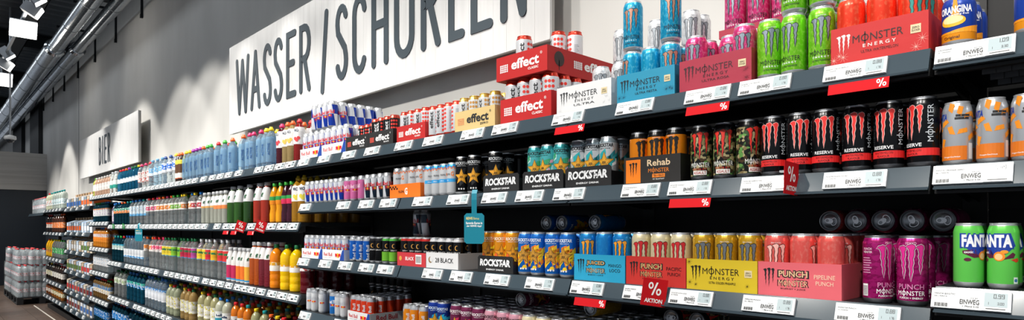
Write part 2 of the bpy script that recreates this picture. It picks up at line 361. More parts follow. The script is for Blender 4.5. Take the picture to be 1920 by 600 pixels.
def letter(ch, x0, x1, z0, h, t, m, parent, y):
    mb = MB(); k = 0
    for st in strokes(ch):
        P = [Vector((x0 + t / 2 + a * (x1 - x0 - t), z0 + t / 2 + c * (h - t))) for a, c in st]; P = [p for i, p in enumerate(P) if not i or (p - P[i - 1]).length > 1e-4]; n = len(P)
        L, R = [], []
        for i, p in enumerate(P):
            d0 = (P[i] - P[i - 1]).normalized() if i else None; d1 = (P[i + 1] - P[i]).normalized() if i < n - 1 else None
            if d0 is None: nn = Vector((-d1.y, d1.x)); q = 1
            elif d1 is None: nn = Vector((-d0.y, d0.x)); q = 1
            else:
                tt = (d0 + d1); tt = tt.normalized() if tt.length > .05 else d0; nn = Vector((-tt.y, tt.x)); q = 1 / max(.35, abs(nn.dot(Vector((-d0.y, d0.x)))))
            q = min(q, 1.9); L.append(p + nn * t / 2 * q); R.append(p - nn * t / 2 * q)
        k += 1; e = .0002 * k
        v = [(a.x, -.006 - e, a.y) for a in L] + [(a.x, -.006 - e, a.y) for a in R]; f = [(i, i + 1, n + i + 1, n + i) for i in range(n - 1)]
        v2 = [(a, 0, c) for a, b_, c in v]; N = len(v)
        side = [(i, N + i, N + i + 1, i + 1) for i in range(n - 1)] + [(n + i, n + i + 1, N + n + i + 1, N + n + i) for i in range(n - 1)]
        mb.add(v + v2, f + side, m)
        for p in (P[0], P[-1]): mb.prism([(p.x + t / 2 * math.cos(a), p.y + t / 2 * math.sin(a)) for a in [2 * math.pi * i / 12 for i in range(12)]], -.0063 - e, 0, m, 'y')
    ob('letter', mb.mesh('letter_' + ch), parent, (0, y, 0))
SY = .62; slate = mat('slate_letter', '#4a545b', .4)
signw = noisemat('sign_board_white', '#dfdfde', '#e9e9e8', 3, .55, 0, (6, 1, .6))
signe = mat('sign_edge', '#b5b3ae', .7)
def sign(pa, pb, z0, z1, label, planks, word, lz, lh, t, sh=0):
    xa, xb = Xat(pa, SY), Xat(pb, SY); r = empty('wall_sign', (0, SY, 0)); tag(r, label, 'sign')
    ob('backing', MB().box(xa + .004, xb - .004, .016, .04, z0 + .004, z1 - .004, signe).mesh('backing'), r)
    for q in (.15, .5, .85): ob('mounting_batten', MB().box(xa + (xb - xa) * q - .03, xa + (xb - xa) * q + .03, .04, WY - SY, z0 + .1, z1 - .1, signe).mesh('batten'), r)
    w = (xb - xa) / planks
    for i in range(planks): ob('plank', MB().box(xa + w * i + .0005, xa + w * (i + 1) - .0005, 0, .016, z0, z1, signw).mesh('plank'), r)
    for ch, a, b in word: letter(ch, Xat(a, SY), Xat(b, SY), lz, lh, t, slate, r, 0)
sign(430, 1031, H + .955, H + 1.85, 'white planked wall sign reading WASSER / SCHORLEN in grey letters', 42,
     [('W', 443, 468), ('A', 470.5, 489), ('S', 494, 510), ('S', 514, 531), ('E', 537.5, 556), ('R', 562, 583), ('/', 602, 616), ('S', 630, 653), ('C', 661.5, 688), ('H', 697.5, 729),
      ('O', 740, 777.5), ('R', 790, 827), ('L', 841.5, 872), ('E', 883.5, 925), ('N', 939, 988)], H + 1.115, .575, .056)
sign(150, 259, H + .955, H + 1.72, 'white wall sign reading BIER in narrow grey letters', 3,
     [('B', 186, 190), ('I', 191.4, 194.2), ('E', 196, 200.2), ('R', 202.4, 206.6)], H + 1.10, .50, .045)
# ---------------------------------------------------------------- shelving: bays and shelves
TILT = .36
BAYS = []    # name of the stretch, X0, X1, heights, depth
EX0, EX1 = Xat(565), Xat(1750)
ew = (EX1 - EX0) / 3
BAYS.append(('can bay at the right edge', EX1, EX1 + 1.05, [.412, .140, -.138, -.47, -.85, -1.28], .48))
for i, nm in enumerate(('left can bay', 'middle can bay', 'right can bay')):
    BAYS.append((nm, EX0 + ew * i, EX0 + ew * (i + 1), [.412, .140, -.19, -.513, -.86, -1.28], .48))
BX0 = Xat(205); bw = (EX0 - BX0) / 5
for i in range(5):
    BAYS.append((ords[4 - i] + ' bottle bay left of the cans', BX0 + bw * i, BX0 + bw * (i + 1), [.412, .025, -.42, -.84, -1.24], .5))
CX0 = Xat(170); BAYS.append(('narrow bay left of the bottle bays', CX0, BX0, [.412, .063, -.274, -.59, -.95, -1.28], .5))
DX0 = Xat(122); dm = (DX0 + CX0) / 2
BAYS.append(('right carrier bay', dm, CX0, [.29, -.085, -.37, -.68, -1.0, -1.27], .5)); BAYS.append(('left carrier bay', DX0, dm, [.29, -.085, -.37, -.68, -1.0, -1.27], .5))
GX0 = Xat(83); gm = (GX0 + DX0) / 2
BAYS.append(('right cola bay', gm, DX0, [.31, -.10, -.55, -.97, -1.26], .5)); BAYS.append(('left cola bay', GX0, gm, [.31, -.10, -.55, -.97, -1.26], .5))
FX0 = GX0 - 2.2; BAYS.append(('last bay above the pallets', FX0, GX0, [.27], .5))
def shelf_mesh(w, dep):
    b = MB().box(.004, w - .004, .004, dep, -.021, 0, SHELFM).mesh('shelf_board')
    dz, dy = .052 * math.cos(TILT), .052 * math.sin(TILT)
    r = MB().prism([(.003, .001), (-.001, .001), (-dy - .004, -dz), (-dy - .004, -dz - .004), (-dy - .012, -dz - .003), (-dy - .012, -dz - .007), (-dy, -dz - .008), (.003, -.02)], .005, w - .005, RAIL).mesh('price_rail')
    u = MB().prism([(.004, -.0215), (-.012, -dz - .009), (-.012, -dz - .016), (.03, -.06), (.03, -.0215)], .005, w - .005, SHELFD).mesh('front_lip')
    k = MB().prism([(.05, -.0225), (dep, -.0225), (dep, -.07)], .01, .013, SHELFD).mesh('bracket')
    return b, r, u, k
for nm, x0, x1, hs, dep in BAYS:
    w = x1 - x0; ms = shelf_mesh(w, dep)
    for i, h in enumerate(hs):
        o = ob('shelf', ms[0], None, (x0, 0, H + h)); tag(o, 'dark steel shelf, %s from the top, %s' % (ords[i], nm), 'shelf', 'shelves with price rails')
        ob('price_rail', ms[1], o); ob('front_lip', ms[2], o)
        for q in (0, w - .024): ob('bracket', ms[3], o, (q, 0, 0))
    fr = empty('shelving_frame', (x0, 0, 0)); tag(fr, 'black steel shelving frame and back panels, %s' % nm, 'shelving')
    zt = H + (.46 if hs[0] > .4 else .36)
    if nm.startswith('can bay'): zt = H + .95
    zb = .08 if len(hs) > 1 else H + .1
    npan = 8
    for i in range(npan):
        a = zb + (zt - zb) * i / npan; ob('back_panel', MB().box(.03, w - .03, dep + .012, dep + .022, a, a + (zt - zb) / npan - .004, BACKM).mesh('panel'), fr)
    ob('back_sheet', MB().box(.03, w - .03, dep + .0225, dep + .026, zb, zt, BACKM).mesh('sheet'), fr)
    up = MB().box(0, .028, dep + .002, dep + .06, 0, zt, BLACKP).mesh('upright')
    ob('upright', up, fr); ob('upright', up, fr, (w - .028, 0, 0))
    if len(hs) > 1: ob('base', MB().box(.0, w, .05, dep, .0, .075, SHELFD).mesh('base'), fr)
    if nm.startswith('can bay'):   # slotted upright and toothed strips seen behind the can at the right edge
        sl = MB(); ux = .21
        grey = mat('upright_grey', '#6a6c6f', .5, .1)
        sl.box(ux, ux + .022, dep + .002, dep + .0115, H + .1, zt, grey).box(ux + .06, ux + .08, dep + .002, dep + .0115, H + .1, zt, grey)
        z = H + .1
        while z < zt: sl.box(ux + .022, ux + .06, dep + .002, dep + .0115, z, z + .022, grey); z += .06
        ob('slotted_upright', sl.mesh('slotted'), fr)
        ob('cover_strip', MB().box(ux + .1, ux + .21, dep + .002, dep + .0115, H + .1, zt, mat('strip_grey', '#55575a', .5, .1)).mesh('strip'), fr)
        tooth = MB().box(0, .026, 0, .006, 0, .031, mat('tooth_grey', '#6e7175', .6)).mesh('tooth')
        for j in range(3):
            cs = empty('toothed_strip', (x0, .12 + .08 * j, H + .412 - .0535)); tag(cs, 'dark toothed strip under the top shelf at the right edge, %s row' % ('front', 'middle', 'rear')[j], 'strip', 'toothed strips')
            for i in range(14 - j): ob('tooth', tooth, cs, (.072 + .028 * i + .004 * j, 0, 0))
# ---------------------------------------------------------------- drink cans
LIDM = mat('lid_aluminium', '#8d9094', .28, .9)
PROD = []      # (object, description, where, run id, column, row)
DESIGN = {}
def paint(name, col, metal=.4, rough=.27): return mat('can_' + name, col, rough, metal)
_lid = {}
def lid_mesh(r, h, m):
    if (r, h, m.name) not in _lid:
        mb = MB().lathe([(.01 * r, h - .0062), (.60 * r, h - .0062), (.635 * r, h - .0052), (.66 * r, h - .0085), (.73 * r, h - .0085), (.793 * r, h - .0015)], m, 22, True, False).lathe([(.03 * r, h - .0063), (.12 * r, h - .0048)], m, 12)
        z = h - .0055; n = 14; A = [2 * math.pi * i / n for i in range(n)]
        ring = lambda a, b, c: [(a * r * math.sin(q), c * r + b * r * math.cos(q)) for q in A]
        for o_, i_, dz_ in ((ring(.23, .36, -.10), ring(.13, .14, -.24), .0016), (ring(.36, .26, .28), ring(.30, .20, .28), .0004)):
            vv = [(x, y, z + e) for e in (0, dz_) for P in (o_, i_) for x, y in P]
            mb.add(vv, [(2 * n + j, 2 * n + (j + 1) % n, 3 * n + (j + 1) % n, 3 * n + j) for j in range(n)] + [(j, (j + 1) % n, 2 * n + (j + 1) % n, 2 * n + j) for j in range(n)] + [(n + j, 3 * n + j, 3 * n + (j + 1) % n, n + (j + 1) % n) for j in range(n)], mat('tab_aluminium', '#d0d2d5', .3, .8))
        _ = 0; _lid[(r, h, m.name)] = mb.mesh('lid')
    return _lid[(r, h, m.name)]
def design(key, r, h, side, prints=(), neck=None, rim=None, name='drink_can', lid=None, seg=28, ring=None):
    rim = rim or ALU; neck = neck or side; ring = ring or neck; z1 = h - .022
    pr = [(.60 * r, .006), (.76 * r, .0), (.81 * r, 0), (.94 * r, .007), (r, .013), (r, z1), (.985 * r, h - .017), (.87 * r, h - .006), (.83 * r, h - .003), (.845 * r, h - .0015), (.845 * r, h), (.80 * r, h), (.79 * r, h - .006)]
    mb = MB().lathe(pr, side, seg, True, False, [rim, rim, rim, rim, side, neck, ring, rim, rim, rim, rim, rim])
    mb.f.append([i for i in range(seg)]); mb.m.append(mb.mi(rim)); mb.sm.append(False)
    me = mb.mesh(key); kids = [('lid', lid_mesh(r, h, lid or LIDM))]
    groups = {}
    for part, m, g, L in prints: groups.setdefault(part, []).append((m, g, L))
    for p, it in groups.items(): kids.append((p, wrap(p + '_' + key, it, r)))
    DESIGN[key] = (r, h, me, kids, name)
def I(c): return ink(c)
def put(key, X, y, z, rot, desc, where, run, col, row, rx=None):
    r, h, me, kids, name = DESIGN[key]
    o = ob(name, me, None, (X, y, z), rot, rx)
    for n, k in kids:
        if row >= 2 and n != 'lid': continue        # rows further back: only the lid shows
        ob(n, k, o)
    PROD.append((o, desc, where, run, col, row)); return o
def face(X, f=.75): return f * math.atan2(-X, D)
YF = .014
# --- claw cans
def claw_can(key, body, clawc, outl, word, sub, wc='#101214', rim=None, neck=None, subc=None, metal=.4, cv=.058, ch=.082, energy=True, lidm=None):
    m = body if not isinstance(body, str) else paint(key, body, metal)
    pr = [('logo', I(outl), claw(.051, ch, 0, cv, .0017), 0), ('logo', I(clawc) if isinstance(clawc, str) else clawc, claw(.051, ch, 0, cv), 1)]
    if word: pr += [('lettering', I(wc), monster(.0125, .060, 0, .045), 0)]
    if energy: pr += [('lettering', I(subc or '#f2f4f4'), text('E N E R G Y', .0052, .040, .01, cx=0, cy=.0335), 0)]
    if sub: pr += [('lettering', I(wc), text(sub, .0048, .044, .01, cx=0, cy=.0245), 0)]
    pr += [('lettering', I('#f2f4f4'), text('ZERO ZUCKER', .003, .026, cx=0, cy=.1425), 0)] if sub else []
    design(key, .033, .168, m, pr, neck, rim, 'tall_energy_can', lidm)
silverm = mat('claw_silver', '#8d99a6', .35, .5)
def floral(name, c1, c2): return noisemat('can_' + name, c1, c2, 130, .27, .4, (1, 1, .7), 0, 8, .50, .66)
claw_can('fiesta', floral('fiesta', '#1398c4', '#57bfdc'), mat('claw_copper', '#b98a76', .35, .4), '#0d2430', True, 'ULTRA FIESTA', subc='#bfe8f2')
claw_can('rosa', floral('rosa', '#d8377c', '#e88bb0'), silverm, '#2a1520', True, 'ULTRA ROSA')
claw_can('paradise', floral('paradise', '#77cc22', '#a5dd55'), silverm, '#16260c', True, 'ULTRA PARADISE')
claw_can('watermelon', floral('watermelon', '#ee3d22', '#f2603f'), mat('claw_teal', '#3b8f86', .35, .4), '#3a0d08', True, 'ULTRA WATERMELON')
claw_can('white', floral('white', '#dfe1e3', '#b9bcc1'), mat('claw_grey', '#9aa0a6', .35, .5), '#2a2c30', True, 'ULTRA')
claw_can('rehab', paint('rehab', '#f08a10'), '#15110d', '#15110d', False, 'TEA + PEACH', rim=ALUD, neck=paint('blackneck', '#141416'))
claw_can('mango', floral('mango', '#1a86d2', '#1f95de'), '#f0a233', '#20242c', True, 'MANGO LOCO', rim=ALU)
claw_can('pacific', noisemat('can_pacific', '#ddd0a0', '#e9dfbd', 30, .3, .3), '#c9252b', '#3c1512', True, 'PACIFIC PUNCH')
claw_can('golden', floral('golden', '#c89a1c', '#d9b348'), mat('claw_steel', '#8f9499', .3, .7), '#241c08', True, 'ULTRA GOLDEN', rim=ALU, metal=.7)
claw_can('pipeline', floral('pipeline', '#ee5f58', '#f17a70'), '#f2b7ad', '#3a1411', True, 'PIPELINE PUNCH')
camo = vormat('can_camo', ['#171a14', '#3f5a33', '#1d1f18', '#b6a97c', '#4c3a25', '#69a04f', '#12130f', '#8c7a52'], 105, .35, .2, (1, 1, 1.15))
design('camo', .033, .168, camo, [('logo', I('#2b0f0c'), claw(.058, .085, 0, .062, .0016), 0), ('logo', I('#e03326'), claw(.058, .085, 0, .062), 1),
    ('lettering', I('#f2f2ee'), monster(.014, .062, 0, .047), 1), ('lettering', I('#c92a22'), text('E N E R G Y', .006, .042, .012, cx=0, cy=.034), 1),
    ('lettering', I('#f2f2ee'), rect(-.021, .021, .0165, .0295), 0), ('lettering', I('#a51e18'), text('ASSAULT', .009, .038, .02, cx=0, cy=.023), 1)], paint('blackneck', '#141416'), ALUD, 'tall_energy_can')
blk = paint('reserve', '#0c0d10', .3, .25)
design('reserve', .033, .168, blk, [('logo', I('#f4c9c2'), claw(.052, .084, 0, .065, .0012), 0), ('logo', I('#e8322e'), claw(.052, .084, 0, .065), 1),
    ('lettering', I('#eceef0'), text('RESERVE', .0085, .046, .02, cx=-.001, cy=.054), 0), ('stripe', I('#e32b2b'), belt(.033, .028, .0455), 0),
    ('lettering', I('#4a0c0c'), text('WATERMELON', .0055, .042, .012, cx=0, cy=.0405), 1), ('lettering', I('#4a0c0c'), text('FLAVOUR', .0055, .028, .012, cx=0, cy=.0325), 1),
    ('lettering', I('#cfd6dc'), monster(.013, .088, .040, .104, math.pi / 2), 0)], None, ALUD, 'tall_energy_can')
pur = noisemat('can_punch', '#98145f', '#b81f78', 60, .25, .5, (1, 1, 2), 0, 5, .5, .52)
design('punch', .033, .168, pur, [('logo', I('#f3dbe8'), claw(.058, .088, 0, .060, .0022), 0), ('logo', I('#2b0a1c'), claw(.058, .088, 0, .060, .0012), 1), ('logo', I('#d8278c'), claw(.058, .088, 0, .060), 2),
    ('lettering', I('#2b0a1c'), text('PUNCH', .0125, .056, .02, cx=.0012, cy=.0455), 0), ('lettering', I('#d77db0'), text('PUNCH', .0125, .056, .01, cx=0, cy=.0465), 1),
    ('lettering', I('#f2f2f4'), monster(.011, .060, 0, .031), 0), ('lettering', I('#f2f2f4'), text('PUNCH + ENERGY', .0048, .052, .012, cx=0, cy=.0195), 0),
    ('lettering', I('#e7c3d8'), text('MIXXD', .006, .022, .012, cx=0, cy=.150), 0), ('lettering', I('#e7c3d8'), text('PUNCH', .006, .022, .012, cx=-.052, cy=.135), 0), ('lettering', I('#f2f2f4'), monster(.005, .024, -.052, .127), 0)]
    + [('lettering', I('#c58bab'), rect(-.066, -.038 + random.uniform(-.008, 0), .075 + .006 * i, .0775 + .006 * i), 0) for i in range(7)]
    + [('lettering', I('#f0f0f0'), rect(-.067, -.050, .018, .048), 0)] + [('lettering', I('#1a1a1a'), rect(-.066, -.051, .020 + .0022 * i, .0210 + .0022 * i), 1) for i in range(11)], None, ALUD, 'tall_energy_can')
# --- star cans
def star_can(key, body, word, shards, wordz=.138, gold='#e3a52a', neck=None, out='#1a1710'):
    m = paint(key, body) if isinstance(body, str) else body
    rnd = random.Random(key); pr = []
    for c, n in shards:
        for _ in range(n):
            u = rnd.uniform(-.05, .05); v = rnd.uniform(.035, .115); a = rnd.uniform(.2, .9); L = rnd.uniform(.012, .026); w = rnd.uniform(.006, .011)
            pr.append(('artwork', I(c), place(poly([(-L, -w), (L * .6, -w * .7), (L, w), (-L * .5, w)]), u, v, a), 0 if _ % 2 else 1))
    S0 = star_pts(.036, .0145, 0, .078)
    pr += [('logo', I(out), poly(grow(S0, .0022)), 2), ('logo', I(gold), poly(S0), 3), ('logo', I(out), poly(grow(S0, -.0035)), 4), ('logo', I(gold), poly(grow(S0, -.0046)), 5),
           ('logo', I(out), text('R', .011, .0085, .01, cx=-.0055, cy=.077, mirror=True), 6), ('logo', I(out), text('R', .011, .0085, .01, cx=.0045, cy=.077), 6)]
    pr += [('lettering', I(word), text('ROCKSTAR', .0125, .066, .03, .12, 0, wordz), 2), ('lettering', I(word), text('ENERGY DRINK', .0035, .044, .01, cx=0, cy=wordz - .0115), 2)]
    pr += [('lettering', I('#e8e8e8'), circ(u, .026, .0038, 10), 2) for u in (-.011, 0, .011)]
    design(key, .033, .168, m, pr, neck, ALU, 'star_print_can')
star_can('starblack', '#101113', '#d9dcdf', [('#1d1f22', 6)], gold='#f0a92a')
star_can('starteal', '#57bfc2', '#16181a', [('#2f9a6a', 7), ('#e59ab4', 4), ('#bfe3e0', 4)], neck=paint('tealneck', '#2a8c92'))
star_can('starsilver', '#cfd5d8', '#16181a', [('#1fa3a8', 7), ('#157c86', 4), ('#f1f3f3', 3)], neck=paint('silverneck', '#9fb0b8', .6))
star_can('starorange', '#f09a1c', '#f6ede0', [('#f6d21f', 7), ('#3c7a37', 4), ('#e0631e', 4)], gold='#e79a1e')
star_can('starblue', '#1c72cf', '#eef3f8', [('#f5c71e', 9), ('#ef7d1d', 6), ('#1450a8', 3)], gold='#c99133')
star_can('starnavy', '#12389a', '#cfe3f5', [('#1aa3c8', 6), ('#0c2468', 5)])
star_can('starplum', '#7a2a52', '#f0e8ec', [('#d5305f', 8), ('#4d1937', 4)], gold='#d9972b')
star_can('starpink', '#e2a3b4', '#1a1618', [('#f3cdd6', 6)])
# --- slim two-tone cans
def twotone(name, a, b, h):
    m = mat(name, a, .25, .3); o = objco(m); sp = node(m, 'ShaderNodeSeparateXYZ'); link(m, o, sp.inputs[0])
    ang = math_(m, 'ARCTAN2', sp.outputs[0], math_(m, 'MULTIPLY', sp.outputs[1], -1))
    up = math_(m, 'GREATER_THAN', sp.outputs[2], h * .52)
    sk = math_(m, 'ADD', ang, math_(m, 'MULTIPLY', math_(m, 'SUBTRACT', sp.outputs[2], h * .52), 7.0))
    q = math_(m, 'FLOOR', math_(m, 'DIVIDE', math_(m, 'ADD', sk, math.pi + .75), math.pi / 2))
    k = math_(m, 'MODULO', math_(m, 'ADD', math_(m, 'ADD', q, up), 8), 2)
    mx = node(m, 'ShaderNodeMix', data_type='RGBA'); link(m, k, mx.inputs[0]); mx.inputs[6].default_value = lin(a); mx.inputs[7].default_value = lin(b)
    link(m, mx.outputs[2], bsdf(m).inputs['Base Color']); return m
def bull(s, cx, cy, part='logo', L=1, split=True):
    P = [(.10, -.02), (.25, .22), (.42, .34), (.62, .30), (.80, .38), (1.0, .22), (.92, .02), (.98, -.22), (.84, -.40), (.80, -.16), (.58, -.10), (.50, -.36), (.38, -.40), (.40, -.14), (.26, -.22)]
    f = lambda sg: poly([(cx + sg * x * s, cy + y * s) for x, y in P])
    return [(part, I('#f5c22b'), circ(cx, cy + .02 * s, .42 * s, 14), L), (part, I('#d8232f'), f(1), L + 1), (part, I('#d8232f'), f(-1), L + 1)]
def bull_can(key, r, h, m, word='#d8232f', sc=1., vertical=False, wh='Red Bull'):
    pr = []
    if vertical: pr = [('lettering', I(word), text(wh, .016, h * .6, .03, cx=0, cy=h * .38, rot=math.pi / 2), 0)]
    else: pr = [('lettering', I(word), text(wh, .021, .056, .03, cx=0, cy=h * .60), 0)] + bull(.014, 0, h * .46) + [('lettering', I(word), text('ENERGY DRINK', .003, .03, .01, cx=0, cy=h * .40), 0)]
    design(key, r, h, m, pr, ALU, ALU, 'slim_energy_can')
bull_can('bull', .0287, .157, twotone('can_bull', '#1a3fae', '#e9ecf1', .157)); bull_can('bull25', .0265, .135, twotone('can_bull25', '#1a3fae', '#e9ecf1', .135))
bull_can('bullzero', .0265, .135, twotone('can_bullzero', '#14293c', '#e9ecf1', .135)); bull_can('bullsf', .0265, .135, twotone('can_bullsf', '#2a8fd4', '#e9ecf1', .135))
bull_can('bullpink', .0265, .135, paint('bullpink', '#e778b4', .3), '#f4d5e6'); bull_can('bullblue', .0265, .135, noisemat('can_bullblue', '#1765c8', '#8fb7e0', 26, .3, .3, (1, 1, .8), 0, 2, .62, .64), '#f2f5f8', vertical=True)
bull_can('bullwhite', .0265, .135, paint('bullwhite', '#dfe2e6', .2), '#b9bec6'); bull_can('bullred', .0265, .135, noisemat('can_bullred', '#e8421c', '#c9ccd2', 24, .3, .3, (1, 1, .8), 0, 2, .60, .62), '#d9d9dc', vertical=True)
bull_can('bullora', .0265, .135, noisemat('can_bullora', '#f0901c', '#c9ccd2', 24, .3, .3, (1, 1, .8), 0, 2, .60, .62), '#d9d9dc', vertical=True)
bull_can('bulllight', .0265, .135, paint('bulllight', '#2a7fd4', .3), '#e8edf2')
# --- dotted cans
def dot_can(key, body, dotc, wc, top, r=.0275, h=.146):
    q = h / .146
    pr = [('artwork', I(dotc), dots(3, 6, .0125 * q, .0175 * q, .0056 * q, .004, .072 * q), 0), ('lettering', I(wc), text('effect', .019 * q, .078 * q, .028, cx=-.034 * q, cy=.080 * q, rot=math.pi / 2), 0),
          ('artwork', I('#9a9da2'), join(*[rect(.036, .056 - .004 * (i % 3), .03 + .006 * i, .0325 + .006 * i) for i in range(14)]), 0)]
    design(key, r, h, paint(key, body, .25, .3), pr, None, paint(key + 'rim', top, .6, .25), 'dotted_energy_can', ring=paint(key + 'top', top, .55, .25))
dot_can('effwhite', '#d9dce0', '#e23a2e', '#26282b', '#d8402f'); dot_can('eff500', '#d9dce0', '#e23a2e', '#26282b', '#d8402f', .033, .168); dot_can('effblack', '#141517', '#e23a2e', '#eceef0', '#d8503f'); dot_can('effgold', '#d6d8d8', '#c08a3e', '#26282b', '#c9a24a')
# --- checkered cans
def gcan(key, band):
    pr = [('artwork', I('#e8793a'), join(*[rect(-.086 + .0085 * i, -.086 + .0085 * i + .0085, .118 + .0055 * j, .1235 + .0055 * j) for i in range(20) for j in range(2) if (i + j) % 2]), 0),
          ('lettering', I('#ef7a16'), text('G', .021, .014, .03, cx=.016, cy=.096), 0), ('lettering', I('#26282b'), text('MAXIMAL', .009, .026, .01, cx=-.006, cy=.094), 0)]
    if band: pr += [('artwork', I('#2f9fe0'), rect(-.04, .03, .060, .075), 0), ('lettering', I('#eef3f6'), text('ZERO', .005, .02, .01, cx=-.012, cy=.067), 1)]
    design(key, .0285, .146, paint(key, '#d3d6d9', .3, .35), pr, paint(key + 'n', '#3d9fe0' if band else '#b4b8bc', .5), ALU, 'checkered_energy_can')
gcan('gorange', 0); gcan('gblue', 1)
# --- small crescent cans
def cres(key, top, low=None):
    m = paint('crescent', '#0e0e10', .3, .25)
    c = [(.009 * math.cos(a), .011 * math.sin(a)) for a in [math.radians(60 + 240 * i / 12) for i in range(13)]] + [(.002 + .0068 * math.cos(a), .009 * math.sin(a)) for a in [math.radians(300 - 240 * i / 12) for i in range(13)]]
    pr = [('logo', I('#d9a04a'), place(poly(c), 0, .092), 0), ('lettering', I('#e6e6e6'), text('28 BLACK', .007, .034, .01, cx=0, cy=.070), 0)]
    if low: pr.append(('artwork', mat('can_lowgreen', low, .3, .3), belt(.0265, .016, .062), 0))
    design(key, .0265, .135, m, pr, None, ALU, 'slim_energy_can', ring=paint('cr' + key, top, .3))
cres('cresred', '#c22a25'); cres('cresgreen', '#54b848', '#7cc63a'); cres('creswhite', '#d9dadc'); cres('cresdark', '#2a2a2c')
# --- fruit soda cans
def shard(c, n, seed, z0, z1):
    rn = random.Random(seed); out = []
    for i in range(n):
        u = -.09 + .18 * (i + .5) / n; v = rn.uniform(z0, z1); a = rn.uniform(0, 3.1); out.append(('artwork', I(c), place(poly([(-.011, -.003), (.010, -.006), (.012, .004), (-.004, .006)]), u, v, a), 0))
    return out
def wob(s, h, w, cx, cy): return text(s, h, w, .05, 0, cx, cy)
design('exotic', .0287, .146, paint('exotic', '#66d158', .2, .28), [('logo', I('#1d3f9e'), poly([(-.034, .118), (.030, .124), (.040, .096), (.012, .070), (-.010, .078), (-.030, .094)]), 0),
    ('logo', I('#1d3f9e'), text('FANTA', .034, .074, .09, cx=0, cy=.1065), 1), ('logo', I('#f6f7f8'), text('FANTA', .028, .066, .05, cx=0, cy=.1065), 2),
    ('artwork', I('#5a1838'), poly([(-.032, .084), (-.008, .088), (.004, .070), (-.010, .068), (-.031, .078)]), 0), ('lettering', I('#f6f7f8'), text('exotic', .0055, .017, .02, cx=-.020, cy=.081), 1),
    ('artwork', I('#ef8a1c'), circ(.010, .073, .0105, 14), 2), ('artwork', I('#f8c98a'), circ(.009, .072, .007, 14), 3), ('artwork', I('#f09a2c'), circ(.019, .083, .007, 12, .004), 3),
    ('artwork', I('#5a1838'), poly([(.016, .066), (.034, .082), (.040, .078), (.036, .070)]), 0), ('artwork', I('#d83a2a'), poly([(.030, .066), (.046, .070), (.048, .063), (.042, .060)]), 0),
    ('artwork', I('#5a1838'), circ(-.022, .064, .007, 12, .004), 0), ('artwork', I('#e9eef0'), rect(.036, .046, .014, .028), 0), ('artwork', I('#3d6fb0'), circ(.041, .021, .0038, 10), 1)], None, ALU, 'soda_can')
design('zeroorange', .0287, .146, paint('zeroorange', '#c3c7cc', .55, .3), shard('#f0921e', 11, 3, .085, .13) + shard('#f0921e', 9, 5, .05, .08) +
    [('artwork', I('#d9741c'), rect(-.03, .03, .012, .044), 0), ('lettering', I('#f3f3f3'), text('Orangen-Geschmack', .0042, .034, .012, cx=0, cy=.019), 1), ('lettering', I('#1d3f9e'), text('FANTA', .015, .034, .035, .1, -.026, .112), 1),
     ('artwork', I('#2a2a2c'), rect(.006, .034, .104, .109), 1), ('artwork', I('#2a2a2c'), rect(.008, .036, .1105, .1155), 1), ('artwork', I('#e6e6e6'), rect(.034, .046, .014, .05), 0)], None, ALU, 'soda_can')
design('oranginac', .033, .116, zband('can_orangina', [(0, '#f29a1c'), (.30, '#1b3f9e')], .116, .3, .2), [('artwork', I('#f29a1c'), poly([(-.1, .033), (-.02, .033), (.05, .046), (.1, .036), (.1, .03), (-.1, .03)]), 0),
    ('artwork', I('#f7b62c'), circ(-.006, .058, .026, 18, .013), 1), ('artwork', I('#fbe3a0'), circ(-.006, .061, .021, 18, .009), 2), ('artwork', I('#f29a1c'), poly([(-.008, .07), (.008, .07), (.004, .098), (.003, .112), (-.003, .112), (-.004, .098)]), 1),
    ('lettering', I('#f6f7f8'), text('ORANGINA', .017, .066, .035, cx=0, cy=.083), 3), ('lettering', I('#f6f7f8'), text('Sparkling fruit', .006, .04, .012, .2, .006, .071), 3), ('lettering', I('#5a2c10'), text('Original', .0085, .032, .012, cx=-.008, cy=.020), 2)], None, ALU, 'soda_can')
# ---------------------------------------------------------------- trays and rows of cans
RUNS = [0]
def tray(px0, px1, h, ht, dep, col, front=(), side=(), label='', name='cardboard_tray', dz=0, closed=False, x0=None, x1=None, inner=None, y0=.006, notch=False):
    x0 = Xat(px0, y0) if x0 is None else x0; x1 = Xat(px1, y0) if x1 is None else x1; w = x1 - x0; t = .0025
    m = col if not isinstance(col, str) else noisemat('card_' + col.lstrip('#'), col, col, 40, .6, 0, (1, 1, 1), .04)
    mb = MB().box(0, w, 0, dep, 0, .002, m)
    if notch: mb.prism([(0, 0), (w, 0), (w, ht - .008), (w - .008, ht), (.008, ht), (0, ht - .008)], 0, t, m, 'y')
    else: mb.box(0, w, 0, t, .002, ht, m)
    hs = ht * (.72 if notch else 1)
    mb.box(0, t, t, dep, .002, hs, m).box(w - t, w, t, dep, .002, hs, m).box(t, w - t, dep - t, dep, .002, hs, m)
    if closed: mb.box(0, w, 0, dep, ht - .002, ht, m)
    z = H + h + dz; o = ob(name, mb.mesh(name), None, (x0, y0, z)); tag(o, label, 'tray', 'cardboard trays of cans')
    def prt(items, ww):
        gr = {}
        for p, mm, g, L in items: gr.setdefault(p, []).append((mm, place(g, ww / 2, ht / 2, 0, 1), L))
        return gr
    for p, it in prt(front(w, ht) if callable(front) else front, w).items(): ob(p, flat(p, it), o)
    for p, it in prt(side(dep, ht) if callable(side) else side, dep).items(): ob(p, flat(p, it), o, (w, 0, 0), math.pi / 2)
    return (x0, x1, y0, z)
def nrun(): RUNS[0] += 1; return RUNS[0]
